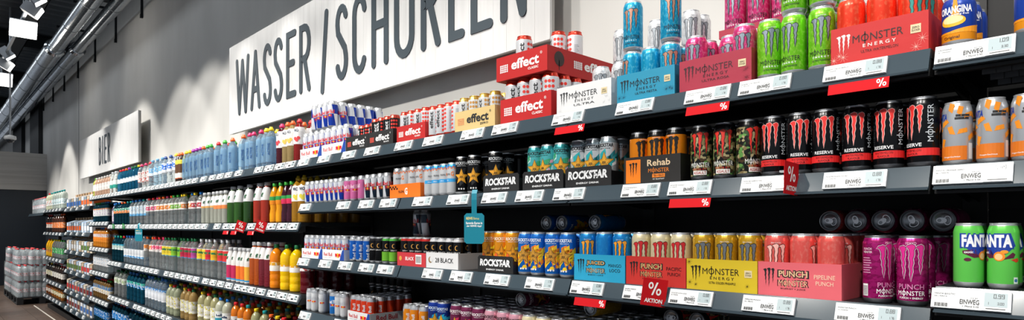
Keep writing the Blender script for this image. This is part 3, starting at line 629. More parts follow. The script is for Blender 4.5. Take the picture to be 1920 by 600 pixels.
def fill_tray(T, key, n, rows, desc, where, rots=None, miss=(), f=.75, dz=.003):
    x0, x1, y0, z = T; r = DESIGN[key][0]; run = nrun(); t = .004
    sp = (x1 - x0 - 2 * t - 2 * r) / max(1, n - 1)
    if sp < 2 * r: pass
    for j in range(rows):
        for i in range(n):
            if (i, j) in miss: continue
            X = x0 + t + r + sp * i
            put(key, X, y0 + t + r + j * (2 * r + .003), z + dz, face(X, f) + math.radians(rots[i] if rots and j == 0 else random.uniform(-14, 14)), desc, where, run, i, j)
def row(key, h, pxs, rows, desc, where, rots=None, dz=0, f=.75, y0=YF, row0=0, miss=(), jit=14, xmin=None):
    r = DESIGN[key][0]; run = nrun(); X = None if xmin is None else xmin - r; out = []
    for i, p in enumerate(pxs):
        q = Xat(p, y0 + r)
        X = q if X is None else max(q, X + 2 * r + .001)
        out.append(X)
        for j in range(rows):
            if (i, j) in miss: continue
            put(key, X, y0 + r + j * (2 * r + .003), H + h + dz, face(X, f) + math.radians(rots[i] if rots and j == 0 else random.uniform(-jit, jit)), desc, where, run, i, j + row0)
    return out
def lrange(a, b, n): return [a + (b - a) * i / (n - 1) for i in range(n)]
S1, S2, S3, S4 = .412, .140, -.19, -.513
TOP, SEC, THI, FOU = 'top shelf', 'second shelf', 'third shelf', 'fourth shelf'
def mtray(w1, sub, wc='#141416', scw=None, right=None, big=True):
    def f(w, ht):
        it = [('logo', I(scw or wc), claw(w * .16, ht * .52, -w * .36, -ht * .22), 0)]
        it += [('lettering', I(wc), monster(ht * .2, w * .52, w * .0, ht * .12), 0), ('lettering', I(scw or wc), text('E N E R G Y', ht * .09, w * .34, .01, cx=w * .02, cy=-ht * .09), 0), ('lettering', I(wc), text(sub, ht * .075, w * .38, .01, cx=w * .02, cy=-ht * .24), 0)]
        it += [('emblem', I('#d9c9a0'), rect(w * .33, w * .43, -ht * .02, ht * .2), 0), ('emblem', I(wc), text('ZERO', ht * .05, w * .07, .01, cx=w * .38, cy=ht * .12), 1), ('emblem', I(wc), text('ZUCKER', ht * .05, w * .08, .01, cx=w * .38, cy=ht * .05), 1)]
        rn = random.Random(sub)
        for _ in range(16):
            sx = rn.choice((-1, 1)); a = rn.uniform(0, 6.28); x = sx * w * rn.uniform(.36, .47); z = ht * rn.uniform(-.42, .42) * (1 if sx < 0 else .9)
            if sx > 0 and z > -ht * .08: continue
            if sx < 0 and -ht * .25 < z < ht * .32: continue
            it.append(('artwork', I(right or wc), place(poly(star_pts(rn.uniform(.008, .015), .0011, 0, 0, a, 9)), x, z), 0))
        return it
    return f
def efftray(c1, c2, sub):
    return lambda w, ht: [('artwork', I(c2), dots(5, 4, w * .034, ht * .085, w * .0135, -w * .34, -ht * .02), 0), ('lettering', I(c1), text('effect', ht * .42, w * .54, .03, cx=w * .08, cy=ht * .06), 0), ('lettering', I(c1), text(sub, ht * .10, w * .2, .02, cx=w * .24, cy=-ht * .26), 0), ('lettering', I(c1), text('®', ht * .12, None, 0, cx=w * .39, cy=ht * .26), 0)]
def bulltray(w, ht): return [('lettering', I('#c9262f'), text('Red Bull', ht * .36, w * .40, .015, cx=-w * .24, cy=ht * .04), 0), ('lettering', I('#9aa0a8'), text('ENERGY DRINK', ht * .09, w * .36, .005, cx=-w * .24, cy=-ht * .28), 0), ('artwork', I('#1f479f'), poly([(w * .30, -ht * .5), (w * .5, -ht * .5), (w * .5, ht * .5), (w * .42, ht * .5)]), 0)] + bull(ht * .55, w * .22, -ht * .02, 'logo', 1)
def rocktray(w, ht): return [('lettering', I('#e9ebed'), text('ROCKSTAR', ht * .42, w * .86, .045, .1, 0, ht * .1), 0), ('lettering', I('#e9ebed'), text('ENERGY DRINK', ht * .09, w * .5, .02, cx=0, cy=-ht * .3), 0), ('logo', I('#131416'), poly(star_pts(ht * .17, ht * .07, w * .19, ht * .06)), 1), ('logo', I('#e9ebed'), poly(star_pts(ht * .11, ht * .045, w * .19, ht * .06)), 2)]
# ---- top shelf
DB = 'slim blue and silver can with red lettering'
T1 = tray(563, 603, S1, .062, .33, '#eceded', bulltray, (), 'white tray with charging bulls logo, left one on the top shelf'); T2 = tray(603.6, 648, S1, .062, .33, '#eceded', bulltray, (), 'white tray with charging bulls logo, right one on the top shelf')
fill_tray(T1, 'bull', 4, 4, DB + ' in left tray', TOP); fill_tray(T2, 'bull', 4, 5, DB + ' in right tray', TOP)
row('bull', S1, [593, 603, 613, 624], 6, DB + ' stacked on top', TOP, dz=.162, y0=.02, jit=60)
ET = []
for a, b, c, s, k, n, lab, cc in ((648.6, 690, '#191a1c', 'BLACK', 'effblack', 4, 'black tray lettered in white, left one on the top shelf', '#f0f0f0'), (690.4, 737, '#191a1c', 'BLACK', 'effblack', 4, 'black tray lettered in white, right one on the top shelf', '#f0f0f0'), (744, 797, '#b81414', 'CLASSIC', 'effwhite', 4, 'small red tray of white dotted cans on the top shelf', '#f6f2f0'), (853, 928, '#d3b87c', 'ZERO', 'effgold', 4, 'gold cardboard tray with black lettering on the top shelf', '#26282b'), (938.5, 1033.5, '#b81414', 'CLASSIC', 'eff500', 4, 'lower red tray of white dotted cans on the top shelf', '#f6f2f0')):
    w = Xat(b, .006) - Xat(a, .006); ht = .078 if a < 800 else (.088 if a < 930 else .098)
    T = tray(a, b, S1, ht, .36, c, efftray(cc, '#e85a4a' if k == 'effblack' else ('#d98a5a' if k == 'effgold' else '#f6f2f0'), s), (), lab)
    d = {'effblack': 'black red-dotted can', 'effwhite': 'white red-dotted can', 'eff500': 'large white red-dotted can', 'effgold': 'pale bronze-dotted can'}[k]
    fill_tray(T, k, n, 5 if a > 930 else 2, d + {648.6: ' in left black tray', 690.4: ' in right black tray', 744: ' in small red tray', 853: ' in gold tray', 938.5: ' in lower red tray'}[a], TOP, rots=[60, -10, 35, 10] if k == 'effgold' else [70, 20, 60, -5], miss={(i, 0) for i in range(4)} if a == 648.6 else ())
row('effwhite', S1, [815, 829, 843.5, 857], 2, 'white can with red dots standing loose', TOP, rots=[50, 38, -70, -80])
# carton stacked on the lower red tray
Tc = tray(931, 1026, S1, .095, .48, '#b81414', efftray('#f6f2f0', '#f6f2f0', 'CLASSIC'), lambda w, ht: [('artwork', I('#2a1210'), circ(-w * .36, ht * .06, w * .06, 14), 0), ('artwork', I('#2a1210'), rect(-w * .365, -w * .357, -ht * .4, 0), 0), ('artwork', I('#f6f2f0'), dots(5, 4, w * .022, ht * .08, w * .009, -w * .13, 0), 0), ('lettering', I('#f6f2f0'), text('effect', ht * .42, w * .36, .03, cx=w * .13, cy=ht * .05), 0), ('lettering', I('#f6f2f0'), text('CLASSIC', ht * .1, w * .12, .02, cx=w * .24, cy=-ht * .28), 0), ('emblem', I('#f0f0f0'), rect(w * .37, w * .485, -ht * .32, ht * .25), 0)] + [('emblem', I('#1a1a1a'), rect(w * (.378 + .009 * i), w * (.378 + .009 * i) + w * .004 * (1 + i % 2), -ht * .22, ht * .2), 1) for i in range(12)], 'upper red carton stacked on white dotted cans', 'cardboard_carton', dz=.1725, y0=-.004)
ob('layer_pad', MB().box(.10, .26, .14, .40, .0025, .05, mat('pad_white', '#d8d6d2', .7)).mesh('pad'), bpy.data.objects['cardboard_carton'])
for p, yy, q in ((983, .05, 60), (1047, .22, 0), (1078, .27, -60)):
    X = Xat(p, yy); put('eff500', X, yy, Tc[3] + (.0025 if p < 1000 else .0505), face(X) + math.radians(q), 'white red-dotted can standing on the upper red carton', TOP, 900, p, 0)
# claw cans
TW = tray(1044, 1146, S1, .098, .146, '#dadbdc', mtray('MONSTER', 'ULTRA', '#2a2c2e', '#3a3c3e', '#dadbdc'), (), 'white cardboard tray with grey claw logo on the top shelf', y0=.012)
fill_tray(TW, 'white', 3, 2, 'white can with grey claw mark in white tray', TOP, miss={(0, 0), (1, 0), (2, 0), (0, 1)})
row('white', S1, [1160], 3, 'white claw can standing left of the blue tray', TOP, y0=.16)
row('white', S1, [1166, 1232, 1296], 2, 'white claw can stacked at the back', TOP, y0=.22, dz=.1685)
TB = tray(1157, 1265, S1, .094, .34, '#1389ab', mtray('M', 'ULTRA FIESTA', '#12262e', '#12262e', '#12506a'), (), 'turquoise blue cardboard tray with black claw logo')
fill_tray(TB, 'fiesta', 3, 4, 'turquoise can with copper claw mark in blue tray', TOP, rots=[-60, 130, 5])
for p, yy in ((1187, .05), (1258, .05)): put('fiesta', Xat(p, yy), yy, H + S1 + .175, face(Xat(p, yy)) + (.35 if p > 1200 else -.1), 'turquoise can stacked above the blue tray', TOP, 901, p, 0)
TP = tray(1274, 1409, S1, .096, .32, '#a3223c', mtray('M', 'ULTRA ROSA', '#3c0f1c', '#3c0f1c', '#8a2438'), (), 'crimson pink cardboard tray with dark claw logo')
fill_tray(TP, 'rosa', 3, 4, 'pink can with silver claw mark in pink tray', TOP, rots=[-20, 0, -8], miss={(1, 0)})
TP2 = tray(1348, 1484, S1, .026, .28, '#a3223c', (), (), 'upper pink cardboard tray stacked at the back', dz=.175, y0=.12)
fill_tray(TP2, 'rosa', 3, 2, 'pink can with silver claw mark in upper tray', TOP)
row('paradise', S1, [1437, 1486, 1541], 4, 'green can with silver claw mark, lower tier', TOP, rots=[12, -20, 0], xmin=TP[1])
row('paradise', S1, [1489, 1543], 2, 'green can with silver claw mark, upper tier', TOP, dz=.1685, y0=.02)
TR = tray(1558, 1741, S1, .094, .34, '#c21c1c', mtray('M', 'ULTRA WATERMELON', '#2a0e0e', '#f4e6e0', '#f3b8ac'), (), 'bright red cardboard tray with white claw logo')
fill_tray(TR, 'watermelon', 3, 4, 'red can with teal claw mark in red tray', TOP, rots=[150, 165, 20])
row('oranginac', S1, [1798], 3, 'blue and orange fruit soda can at the right', TOP, rots=[-10]); row('oranginac', S1, [1938], 2, 'blue and orange soda can cut by the right edge', TOP, rots=[60])
# ---- second shelf
row('bull25', S2, lrange(580, 642, 8), 2, DB, SEC); row('bullpink', S2, [654, 666, 680], 2, 'slim pink can with pale lettering', SEC, rots=[0, 10, -80]); row('bullzero', S2, [692.5, 703.5, 716, 728], 2, 'slim navy and silver can with red lettering', SEC)
TG = tray(731, 788, S2, .068, .26, '#f0730f', lambda w, ht: [('artwork', I('#1c1712'), join(*[rect(-w * .5 + w * .045 * i, -w * .5 + w * .045 * (i + 1), ht * .12 + ht * .13 * j, ht * .25 + ht * .13 * j) for i in range(6) for j in range(2) if (i + j) % 2]), 0), ('lettering', I('#1c1712'), text('MAXIMAL', ht * .2, w * .2, .01, cx=-w * .10, cy=-ht * .05), 0), ('lettering', I('#f4f0ea'), text('G', ht * .5, w * .09, .04, cx=w * .05, cy=-ht * .03), 0)], (), 'small orange cardboard tray with black checkers')
fill_tray(TG, 'gorange', 4, 2, 'silver can with orange checker band in orange tray', SEC, rots=[20, -60, 10, -30])
row('gblue', S2, [796, 808, 822, 842], 2, 'silver can with light blue stripe', SEC, rots=[30, 10, 0, -30], xmin=TG[1])
row('starblack', S2, [868, 890.5], 3, 'black can with gold star standing loose', SEC, rots=[0, 0])
RT = [tray(a, b, S2, .072, .30, '#17181a', rocktray, (), lab, notch=True) for a, b, lab in ((906, 973, 'left black lettered tray with few cans on the second shelf'), (980, 1056, 'middle black lettered tray of teal cans on the second shelf'), (1060, 1146, 'right black lettered tray of silver cans on the second shelf'))]
fill_tray(RT[0], 'starblack', 3, 4, 'black can with gold star in black tray', SEC, miss={(1, 0), (2, 0), (1, 1), (2, 1), (2, 2)}); fill_tray(RT[1], 'starteal', 3, 3, 'teal can with gold star', SEC, rots=[0, -35, 0]); fill_tray(RT[2], 'starsilver', 3, 3, 'silver and teal can with gold star', SEC, rots=[0, -12, -22])
TH = tray(1170, 1276, S2, .088, .33, '#1c1a19', lambda w, ht: [('artwork', I('#ef7d12'), rect(-w * .46, -w * .19, -ht * .47, ht * .40), 0), ('logo', I('#15110d'), claw(w * .16, ht * .58, -w * .325, -ht * .28), 1), ('lettering', I('#e3c9a4'), text('Rehab', ht * .24, w * .40, .02, cx=w * .13, cy=ht * .24), 0), ('lettering', I('#e8822a'), monster(ht * .14, w * .36, w * .13, -ht * .04), 0), ('lettering', I('#e8822a'), rect(w * .02, w * .24, -ht * .30, -ht * .17), 0), ('lettering', I('#15110d'), text('TEA + PEACH', ht * .08, w * .18, .01, cx=w * .13, cy=-ht * .235), 1), ('lettering', I('#e9e4dc'), text('MIT TEE-EXTRAKT', ht * .05, w * .2, .01, cx=w * .13, cy=-ht * .36), 0)], (), 'black cardboard tray with orange claw panel')
fill_tray(TH, 'rehab', 3, 4, 'orange can with black claw mark', SEC, rots=[30, 0, -25])
row('camo', S2, [1316, 1359, 1403], 3, 'camouflage can with red claw mark', SEC, rots=[-5, -5, 45])
row('reserve', S2, [1451, 1499, 1548, 1606, 1666.5, 1731], 3, 'black can with red claw and red band', SEC, rots=[-24, 0, -8, -12, -22, -44], f=1.)
row('zeroorange', S2, [1795, 1860, 1927], 2, 'silver soda can with orange shards', SEC, rots=[-20, -12, -30])
# ---- third shelf
U1 = tray(566, 604.5, S3, .058, .30, '#eceded', bulltray, (), 'white tray with charging bulls logo, left one on the third shelf'); U2 = tray(605, 645, S3, .058, .30, '#eceded', bulltray, (), 'white tray with charging bulls logo, right one on the third shelf')
DS = 'slim light blue and silver can'
fill_tray(U1, 'bullsf', 4, 4, DS + ' in left tray', THI); fill_tray(U2, 'bullsf', 4, 4, DS + ' in right tray', THI, miss=())
row('bullblue', S3, [664.5, 676.5, 690], 3, 'slim bright blue can with white lettering', THI); row('cresdark', S3, [702, 713], 3, 'slim black can with gold crescent', THI); row('cresgreen', S3, [726, 739.5], 3, 'slim black and green can', THI)
V1 = tray(745, 798, S3, .066, .25, '#c2323a', lambda w, ht: [('lettering', I('#f2eeec'), text('BLACK', ht * .26, w * .30, .02, cx=-w * .05, cy=ht * .06), 0), ('logo', I('#d9a04a'), circ(-w * .38, ht * .05, w * .05, 12), 0), ('emblem', I('#eeeeee'), rect(w * .16, w * .36, -ht * .3, ht * .36), 0)] + [('emblem', I('#1a1a1a'), rect(w * (.18 + .014 * i), w * (.186 + .014 * i), -ht * .22, ht * .26), 1) for i in range(12)], (), 'red cardboard tray with white lettering on the third shelf')
fill_tray(V1, 'cresred', 4, 3, 'slim black can with red rim', THI)
V2 = tray(799, 859, S3, .072, .34, '#d2d3d5', lambda w, ht: [('lettering', I('#26282b'), text('28 BLACK', ht * .3, w * .56, .015, cx=w * .08, cy=ht * .03), 0), ('logo', I('#8a6a3a'), circ(-w * .36, ht * .03, w * .06, 14), 0), ('logo', I('#d2d3d5'), circ(-w * .33, ht * .06, w * .05, 14), 1)], lambda w, ht: [('logo', I('#55585c'), circ(0, 0, w * .07, 14), 0), ('logo', I('#d2d3d5'), circ(w * .03, ht * .03, w * .05, 14), 1)], 'light grey cardboard tray with dark crescent logo')
fill_tray(V2, 'creswhite', 4, 5, 'slim black can with white rim', THI)
V3 = tray(896, 962, S3, .070, .30, '#17181a', rocktray, (), 'black lettered tray of orange cans on the third shelf', notch=True)
fill_tray(V3, 'starorange', 3, 3, 'orange can with gold star', THI)
row('starblue', S3, [984, 1010.5, 1038, 1066], 3, 'blue can with gold star', THI, rots=[-12, -32, -10, -25], xmin=V3[1])
def jt(l1, l2, l3, c1, c2, sw='#1a1a1c', l2c=None):
    return lambda w, ht: [('logo', I(sw), claw(w * .15, ht * .58, -w * .36, -ht * .25), 0), ('lettering', I('#1a1a1c'), text(l1, ht * .235, w * .385, .10, cx=-w * .06, cy=ht * .17), 0), ('lettering', I('#1a1a1c'), place(text('MONSTER', ht * .205, w * .385, .10), -w * .06, -ht * .10), 0), ('lettering', I(c1), text(l1, ht * .18, w * .35, .025, cx=-w * .06, cy=ht * .17), 1), ('lettering', I(c1), monster(ht * .16, w * .35, -w * .06, -ht * .10), 1), ('lettering', I('#1a1a1c'), text('ENERGY + JUICE', ht * .05, w * .3, .01, cx=-w * .06, cy=-ht * .27), 0), ('lettering', I(c2), text(l2, ht * .12, w * .24, .01, cx=w * .31, cy=ht * .12), 0), ('lettering', I(c2), text(l3, ht * .12, w * .2, .01, cx=w * .31, cy=-ht * .06), 0)]
for a, b, c, fr, k, d, lab, rt in ((1076.5, 1172, '#1f9cc4', jt('JUICED', 'MANGO', 'LOCO', '#c9a874', '#12262e'), 'mango', 'blue can with orange claw mark', 'sky blue cardboard tray lettered in black', [0, 100, -10]),
        (1174, 1286, '#c02a22', jt('PUNCH', 'PACIFIC', 'PUNCH', '#c9a06a', '#3a0f0c'), 'pacific', 'cream can with red claw mark', 'red cardboard tray of cream cans', [0, 0, -15]),
        (1287.5, 1420, '#cdb21a', mtray('M', 'ULTRA GOLDEN PINEAPPLE', '#1f1a08', None, '#4a3f0c'), 'golden', 'gold can with steel claw mark', 'yellow cardboard tray with black claw logo', [0, -5, -10]),
        (1421.5, 1578, '#d9606a', jt('PUNCH', 'PIPELINE', 'PUNCH', '#d9b08a', '#e9c0a8'), 'pipeline', 'coral can with pale claw mark', 'salmon pink cardboard tray with dark claw logo', [0, 80, 140])):
    T = tray(a, b, S3, .093, .38, c, fr, (lambda w, ht: [('logo', I('#3a1411'), claw(w * .25, ht * .6, 0, -ht * .3), 0)]) if k == 'pipeline' else (), lab)
    fill_tray(T, k, 3, 5, d, THI, rots=rt)
row('punch', S3, [1645.5, 1711], 2, 'magenta purple can with pink claw mark', THI, rots=[48, -6], f=1.)
row('punch', S3, [1758], 3, 'dark magenta can further back beside the green cans', THI, y0=.18)
row('pipeline', S3, [1614], 2, 'coral can further back left of the magenta cans', THI, y0=.17, rots=[60], xmin=T[1])
row('exotic', -.138, [1816, 1881, 1960], 2, 'green soda can with white and blue lettering', THI, rots=[40, -34, 0], f=1.)
def lying(key, px, py, y, desc, where, i):
    r, h = DESIGN[key][:2]; s = K * D / (D + y) * (px - VX); z = H + (HY - py) / s
    return put(key, Xat(px, y), y, z, 0, desc, where, 902, i, 0, (math.pi / 2, random.uniform(0, 6), 0))
ALUK = ALUD
for i, p in enumerate((1567, 1608, 1655, 1704, 1747)):
    X = Xat(1657, .2) + .0675 * (i - 2); put('punch' if i else 'pipeline', X, .26 + .1, H + S3 + .168 + .003 + .033 + .002, 0, 'can lying with lid forward on the magenta and coral cans', THI, 903, i, 0, (math.pi / 2, random.uniform(0, 6), 0))
for i, p in enumerate((1044, 1073, 1135)):
    X = Xat(p, .26); put('starblue' if i < 2 else 'mango', X, .36, H + S3 + .206, 0, 'can lying with lid forward above the blue cans', THI, 904, i, 0, (math.pi / 2, random.uniform(0, 6), 0))
row('bullzero', S3, [784, 798], 1, 'dark navy can standing on top of the black cans', THI, dz=.139, y0=.16, jit=90)
# ---- fourth shelf
row('bullwhite', S4, [583, 592, 606], 2, 'slim white can at the left end', FOU); row('bulllight', S4, [627], 2, 'slim blue can between white cans', FOU); row('bullwhite', S4, [636.5, 647], 2, 'slim white can beside the red cans', FOU, miss={(1, 1)})
WT = tray(652, 693, S4, .055, .33, '#e4e5e6', bulltray, lambda w, ht: [('lettering', I('#c9262f'), text('Red Bull', ht * .5, w * .4, .02, cx=-w * .18, cy=ht * .05), 0), ('lettering', I('#9aa0a8'), text('ENERGY DRINK', ht * .1, w * .36, .005, cx=-w * .18, cy=-ht * .33), 0)] + bull(ht * .5, w * .3, 0), 'white tray with charging bulls logo on the fourth shelf')
fill_tray(WT, 'bullred', 4, 5, 'slim red and silver can', FOU)
row('cresdark', S4, [699, 712, 725, 738, 751, 764], 1, 'dark can stacked in the shade at the back', FOU, y0=.38, dz=.14); row('cresdark', S4, [699, 712, 725, 738, 751, 764], 1, 'dark can in the shade under stacked cans', FOU, y0=.38)
row('bullora', S4, [766, 779, 796], 2, 'slim orange can', FOU, miss=())
for k, ps, d in (('starnavy', [816, 833], 'navy can with cyan shards'), ('starplum', [858, 878, 899], 'plum can with white lettering'), ('starpink', [923, 946, 969], 'pale pink can with black lettering'), ('pacific', [994, 1020, 1048], 'cream can'), ('starsilver', [1079, 1110], 'silver and teal can')):
    row(k, S4, ps, 6, d, FOU)
for k, ps, d in (('starteal', [1146, 1180], 'teal can in the shade'), ('camo', [1214, 1250], 'camouflage can in the shade'), ('golden', [1290, 1330, 1372], 'gold can in the shade')):
    row(k, S4, ps, 5, d, FOU)
for i, (p, k) in enumerate(((997, 'starplum'), (1127, 'golden'), (1278, 'camo'), (1326, 'camo'))):
    X = Xat(p, .2); put(k, X, .30, H + S4 + .206, 0, 'can lying with lid forward on the fourth shelf cans', FOU, 905, i, 0, (math.pi / 2, random.uniform(0, 6), 0))
# ---------------------------------------------------------------- bottles
_bm = {}
def bprof(kind, r, h):
    n = .0135 if kind != 'carafe' else min(.019, r * .55)
    P = {'water': [(.7, 0), (.93, .008), (1, .03), (1, .15), (.96, .17), (1, .19), (1, .30), (.96, .32), (1, .34), (1, .50), (.97, .52), (1, .54), (1, .68), (.96, .75), (.78, .82), (.48, .88)],
         'sport': [(.7, 0), (.95, .008), (1, .03), (1, .68), (.97, .73), (.78, .81), (.5, .86)],
         'carafe': [(.8, 0), (.97, .01), (1, .04), (1, .56), (.94, .66), (.74, .80), (.56, .87)],
         'waist': [(.72, 0), (.95, .01), (1, .05), (1, .22), (.86, .36), (.97, .50), (1, .60), (.93, .70), (.62, .83), (.4, .89)]}[kind]
    return [(a * r, b * h) for a, b in P] + [(n, h * .90), (n, h * .955)]
def prof_r(pr, z):
    for (r0, z0), (r1, z1) in zip(pr, pr[1:]):
        if z0 <= z <= z1 and z1 > z0: return r0 + (r1 - r0) * (z - z0) / (z1 - z0)
    return pr[-1][0]
def bmeshes(kind, r, h, z0, z1, seg=14):
    k = (kind, r, h, z0, z1)
    if k in _bm: return _bm[k]
    pr = bprof(kind, r, h); d = mat('default')
    body = MB().lathe(pr, d, seg).mesh('bottle_' + kind)
    zs = sorted({z0 * h, z1 * h} | {z for _, z in pr if z0 * h < z < z1 * h})
    lab = MB().lathe([(prof_r(pr, z) + .0008, z) for z in zs], d, seg, True, False).mesh('label') if z1 > z0 else None
    n = pr[-1][0] + .0022
    if kind == 'sport': cp = [(n, h * .895), (n + .002, h * .90), (n + .002, h * .955), (n * .72, h * .962), (n * .72, h * .995), (n * .5, h)]
    else: cp = [(n, h * .915), (n + .0008, h * .92), (n + .0008, h * .99), (n - .001, h)]
    cap = MB().lathe(cp, d, 12).mesh('cap'); _bm[k] = (body, lab, cap, pr); return _bm[k]
_act = {}
LAST = {}
NB_ = 'narrow bay'
BOUND = {NB_: (CX0 + .02, BX0 - .01), 'cola bay': (GX0 + .02, DX0 - .02), 'top bottle shelf': (CX0 + .02, 9)}
def bottle(X, y, z, kind, r, h, body, cap, lab, zr, rot, desc, where, run, col, row_, word=None, name='drink_bottle'):
    m = bmeshes(kind, r, h, *zr)
    o = ob(name, m[0], None, (X, y, z), rot, mats=[body]); ob('cap', m[2], o, mats=[cap])
    if lab and m[1]: ob('label', m[1], o, mats=[lab])
    if word and row_ == 0:
        k = (word, kind, r, h)
        if k not in _act and word[2] == 2: _act[k] = wrap('lettering', [(I(word[1]), place(join(poly([(-.5, -.28), (.1, -.4), (.55, .1), (.3, .42), (-.35, .2)]), poly([(-.6, -.5), (.2, -.62), (.3, -.5), (-.5, -.38)])), -r * .2, h * .70, .3, r * .62), 0)], r, .0016, lambda z: prof_r(m[3], z))
        if k not in _act and word[2] == 3: _act[k] = wrap('lettering', [(I(word[1]), text(word[0], r * .5, r * .9, .03, cx=-r * .2, cy=h * (zr[0] * .2 + zr[1] * .8)), 0)] + [(I(word[3]), circ(u * r, h * (zr[0] * .68 + zr[1] * .32) + v * r, r * .3, 12), 0) for u, v in ((-.35, 0), (.25, .1), (-.05, -.25))], r, .0016)
        if k not in _act: _act[k] = wrap('lettering', [(I(word[1]), text(word[0], r * .5, h * .30, .03, cx=0, cy=h * (zr[0] + zr[1]) / 2, rot=math.pi / 2) if word[2] else text(word[0], r * .42, r * 1.5, .03, cx=0, cy=h * (zr[0] * .35 + zr[1] * .65)), 0)], r, .0016)
        ob('lettering', _act[k], o)
    PROD.append((o, desc, where, run, col, row_)); return o
def kind_name(d):
    for k, n in (('smoothie', 'smoothie_bottle'), ('sports', 'sports_bottle'), ('iced tea', 'iced_tea_bottle'), ('juice', 'juice_bottle'), ('carafe', 'juice_bottle'), ('spritzer', 'spritzer_bottle'), ('soda', 'soda_bottle'), ('cola', 'soda_bottle'), ('lemon', 'soda_bottle'), ('flavoured', 'flavoured_water_bottle'), ('tall clear', 'flavoured_water_bottle'), ('water', 'water_bottle'), ('teal', 'water_bottle'), ('turquoise', 'water_bottle'), ('clear', 'water_bottle')):
        if k in d: return n
    return 'drink_bottle'
def cp(c): return mat('cap_' + c.lstrip('#'), c, .4)
R_, O_, Y_, G_, P_, B_, T_, V_, W_, DG, K_ = '#d8232a', '#f0641e', '#f2d21c', '#3fae3f', '#e02a68', '#1a74c8', '#159a9a', '#9a2a9e', '#c9ccd0', '#0f6a3c', '#17181a'
def bots(h, pxs, kind, r, hh, body, caps, lab, zr, rows, desc, where, sp=None, word=None, jit=25, y0=.02, name='drink_bottle', f=.5, dens=None):
    """pxs: a list of picture x, or (x0, x1) filled at spacing sp"""
    run = nrun(); g = 2 * r + .002; key = (h, y0 > .1, h < .4 and (where == NB_)); lo, hi = BOUND.get(where, (BX0 + .01, 9)); last = LAST.get(key, lo)
    if isinstance(pxs, tuple):
        a, b = max(Xat(pxs[0], y0 + r), last + r + .001), min(Xat(pxs[1], y0 + r), hi - r)
        if b - a < -.12: return []
        n = max(1, int(max(0, b - a) / max(sp or 0, g)) + 1); Xs = [a + max(0, b - a) * i / max(1, n - 1) for i in range(n)]
    else:
        Xs = []
        for p in pxs:
            q = Xat(p, y0 + r); q2 = max(q, Xs[-1] + g if Xs else last + r + .001)
            Xs.append(q2)
    if y0 < .1: LAST[key] = Xs[-1] + r
    caps = [caps] if isinstance(caps, str) else caps
    for i, X in enumerate(Xs):
        for j in range(rows):
            c = caps[i * len(caps) // len(Xs)] if len(caps) <= len(Xs) else caps[i]
            bottle(X, y0 + r + j * (2 * r + .003), H + h + .0006, kind, r, hh, body, cp(c), lab, zr, face(X, f) + math.radians(random.uniform(-jit, jit)), desc, where, run, i, j, word, kind_name(desc))
    return Xs
clear = petmat('pet_clear', '#f2f7f8', .13, .04, .4); clearb = petmat('pet_pale_blue', '#dcecf5', .13, .04, .35); teal = petmat('pet_teal', '#2a93ba', .16, .05, .35); dteal = petmat('pet_deep_teal', '#1c6a84', .16, .05, .35)
juice = lambda n, c, d=.9: petmat('juice_' + n, c, d, .12)
def lb(n, stops, blot=None, h=.3): return zband('label_' + n, stops, h, .4, 0, blot)
A1, A2, A3, A4, A5 = 'top bottle shelf', 'second bottle shelf', 'third bottle shelf', 'fourth bottle shelf', 'bottom bottle shelf'
actl = petmat('label_film_blue', '#8fc3e6', .62); actw = petmat('label_film_sky', '#b4daf2', .30)
h1, h2, h3, h4, h5 = .412, .025, -.42, -.84, -1.24
# top shelf, left to right
wl = lb('spritz', [(0, '#e6e1da'), (.3, '#efece8'), (.62, '#c58a70'), (.7, '#eeeae4')], None, .26)
bots(h1, (172, 180), 'water', .036, .25, juice('lime', '#b9c94a', .6), '#6fbf3a', wl, (.3, .62), 1, 'pale green bottle with white label', A1, .16)
bots(h1, (183, 208), 'water', .036, .25, juice('rose', '#d9b49a', .6), '#d8d4cf', wl, (.28, .66), 1, 'pale amber bottle with white label', A1, .15)
bots(h1, [213, 219], 'carafe', .04, .27, clear, '#c9ccd0', lb('minty', [(0, '#2a9a8a'), (.4, '#e2e8e6')], None, .27), (.25, .6), 1, 'clear bottle with green and white label', A1)
bots(h1, (227, 261), 'water', .037, .27, teal, [R_, O_, V_, DG, DG, Y_], lb('tw', [(0, '#dfe6ea'), (.55, '#9fb6c4')], None, .27), (.38, .58), 2, 'turquoise water bottle with white label', A1, .13)
bots(h1, (266, 282), 'sport', .037, .27, clear, [P_, P_, R_], lb('redfruit', [(0, '#e8e4e2')], '#d8402f', .27), (.25, .68), 2, 'clear bottle with red printed label', A1, .12)
bots(h1, (287, 305), 'water', .038, .28, clearb, '#7fb4dc', lb('sky', [(0, '#dce8f0'), (.5, '#78b8e4')], '#e8f0f4', .28), (.4, .68), 2, 'pale blue water bottle with sky blue label', A1, .12)
bots(h1, (311, 331), 'sport', .036, .28, clear, ['#1d4488', Y_], lb('bw', [(0, '#e8ecf0'), (.52, '#2f6fd0'), (.7, '#e8ecf0')], '#e8ecf0', .28), (.42, .74), 2, 'clear bottle with blue and white label', A1, .12)
sh = dict(kind='sport', hh=.275, zr=(.12, .74), where=A1, word=('ACTIVE', '#1c4f86', 1))
bots(h1, [336, 341], r=.033, body=juice('dark', '#3a2a22', .8), caps=O_, lab=lb('mix', [(0, '#e8622a'), (.14, '#e8e2d8'), (.3, '#5a3a22'), (.6, '#e8d84a')], None, .275), rows=2, desc='dark sports bottle with orange cap', **{**sh, 'word': None})
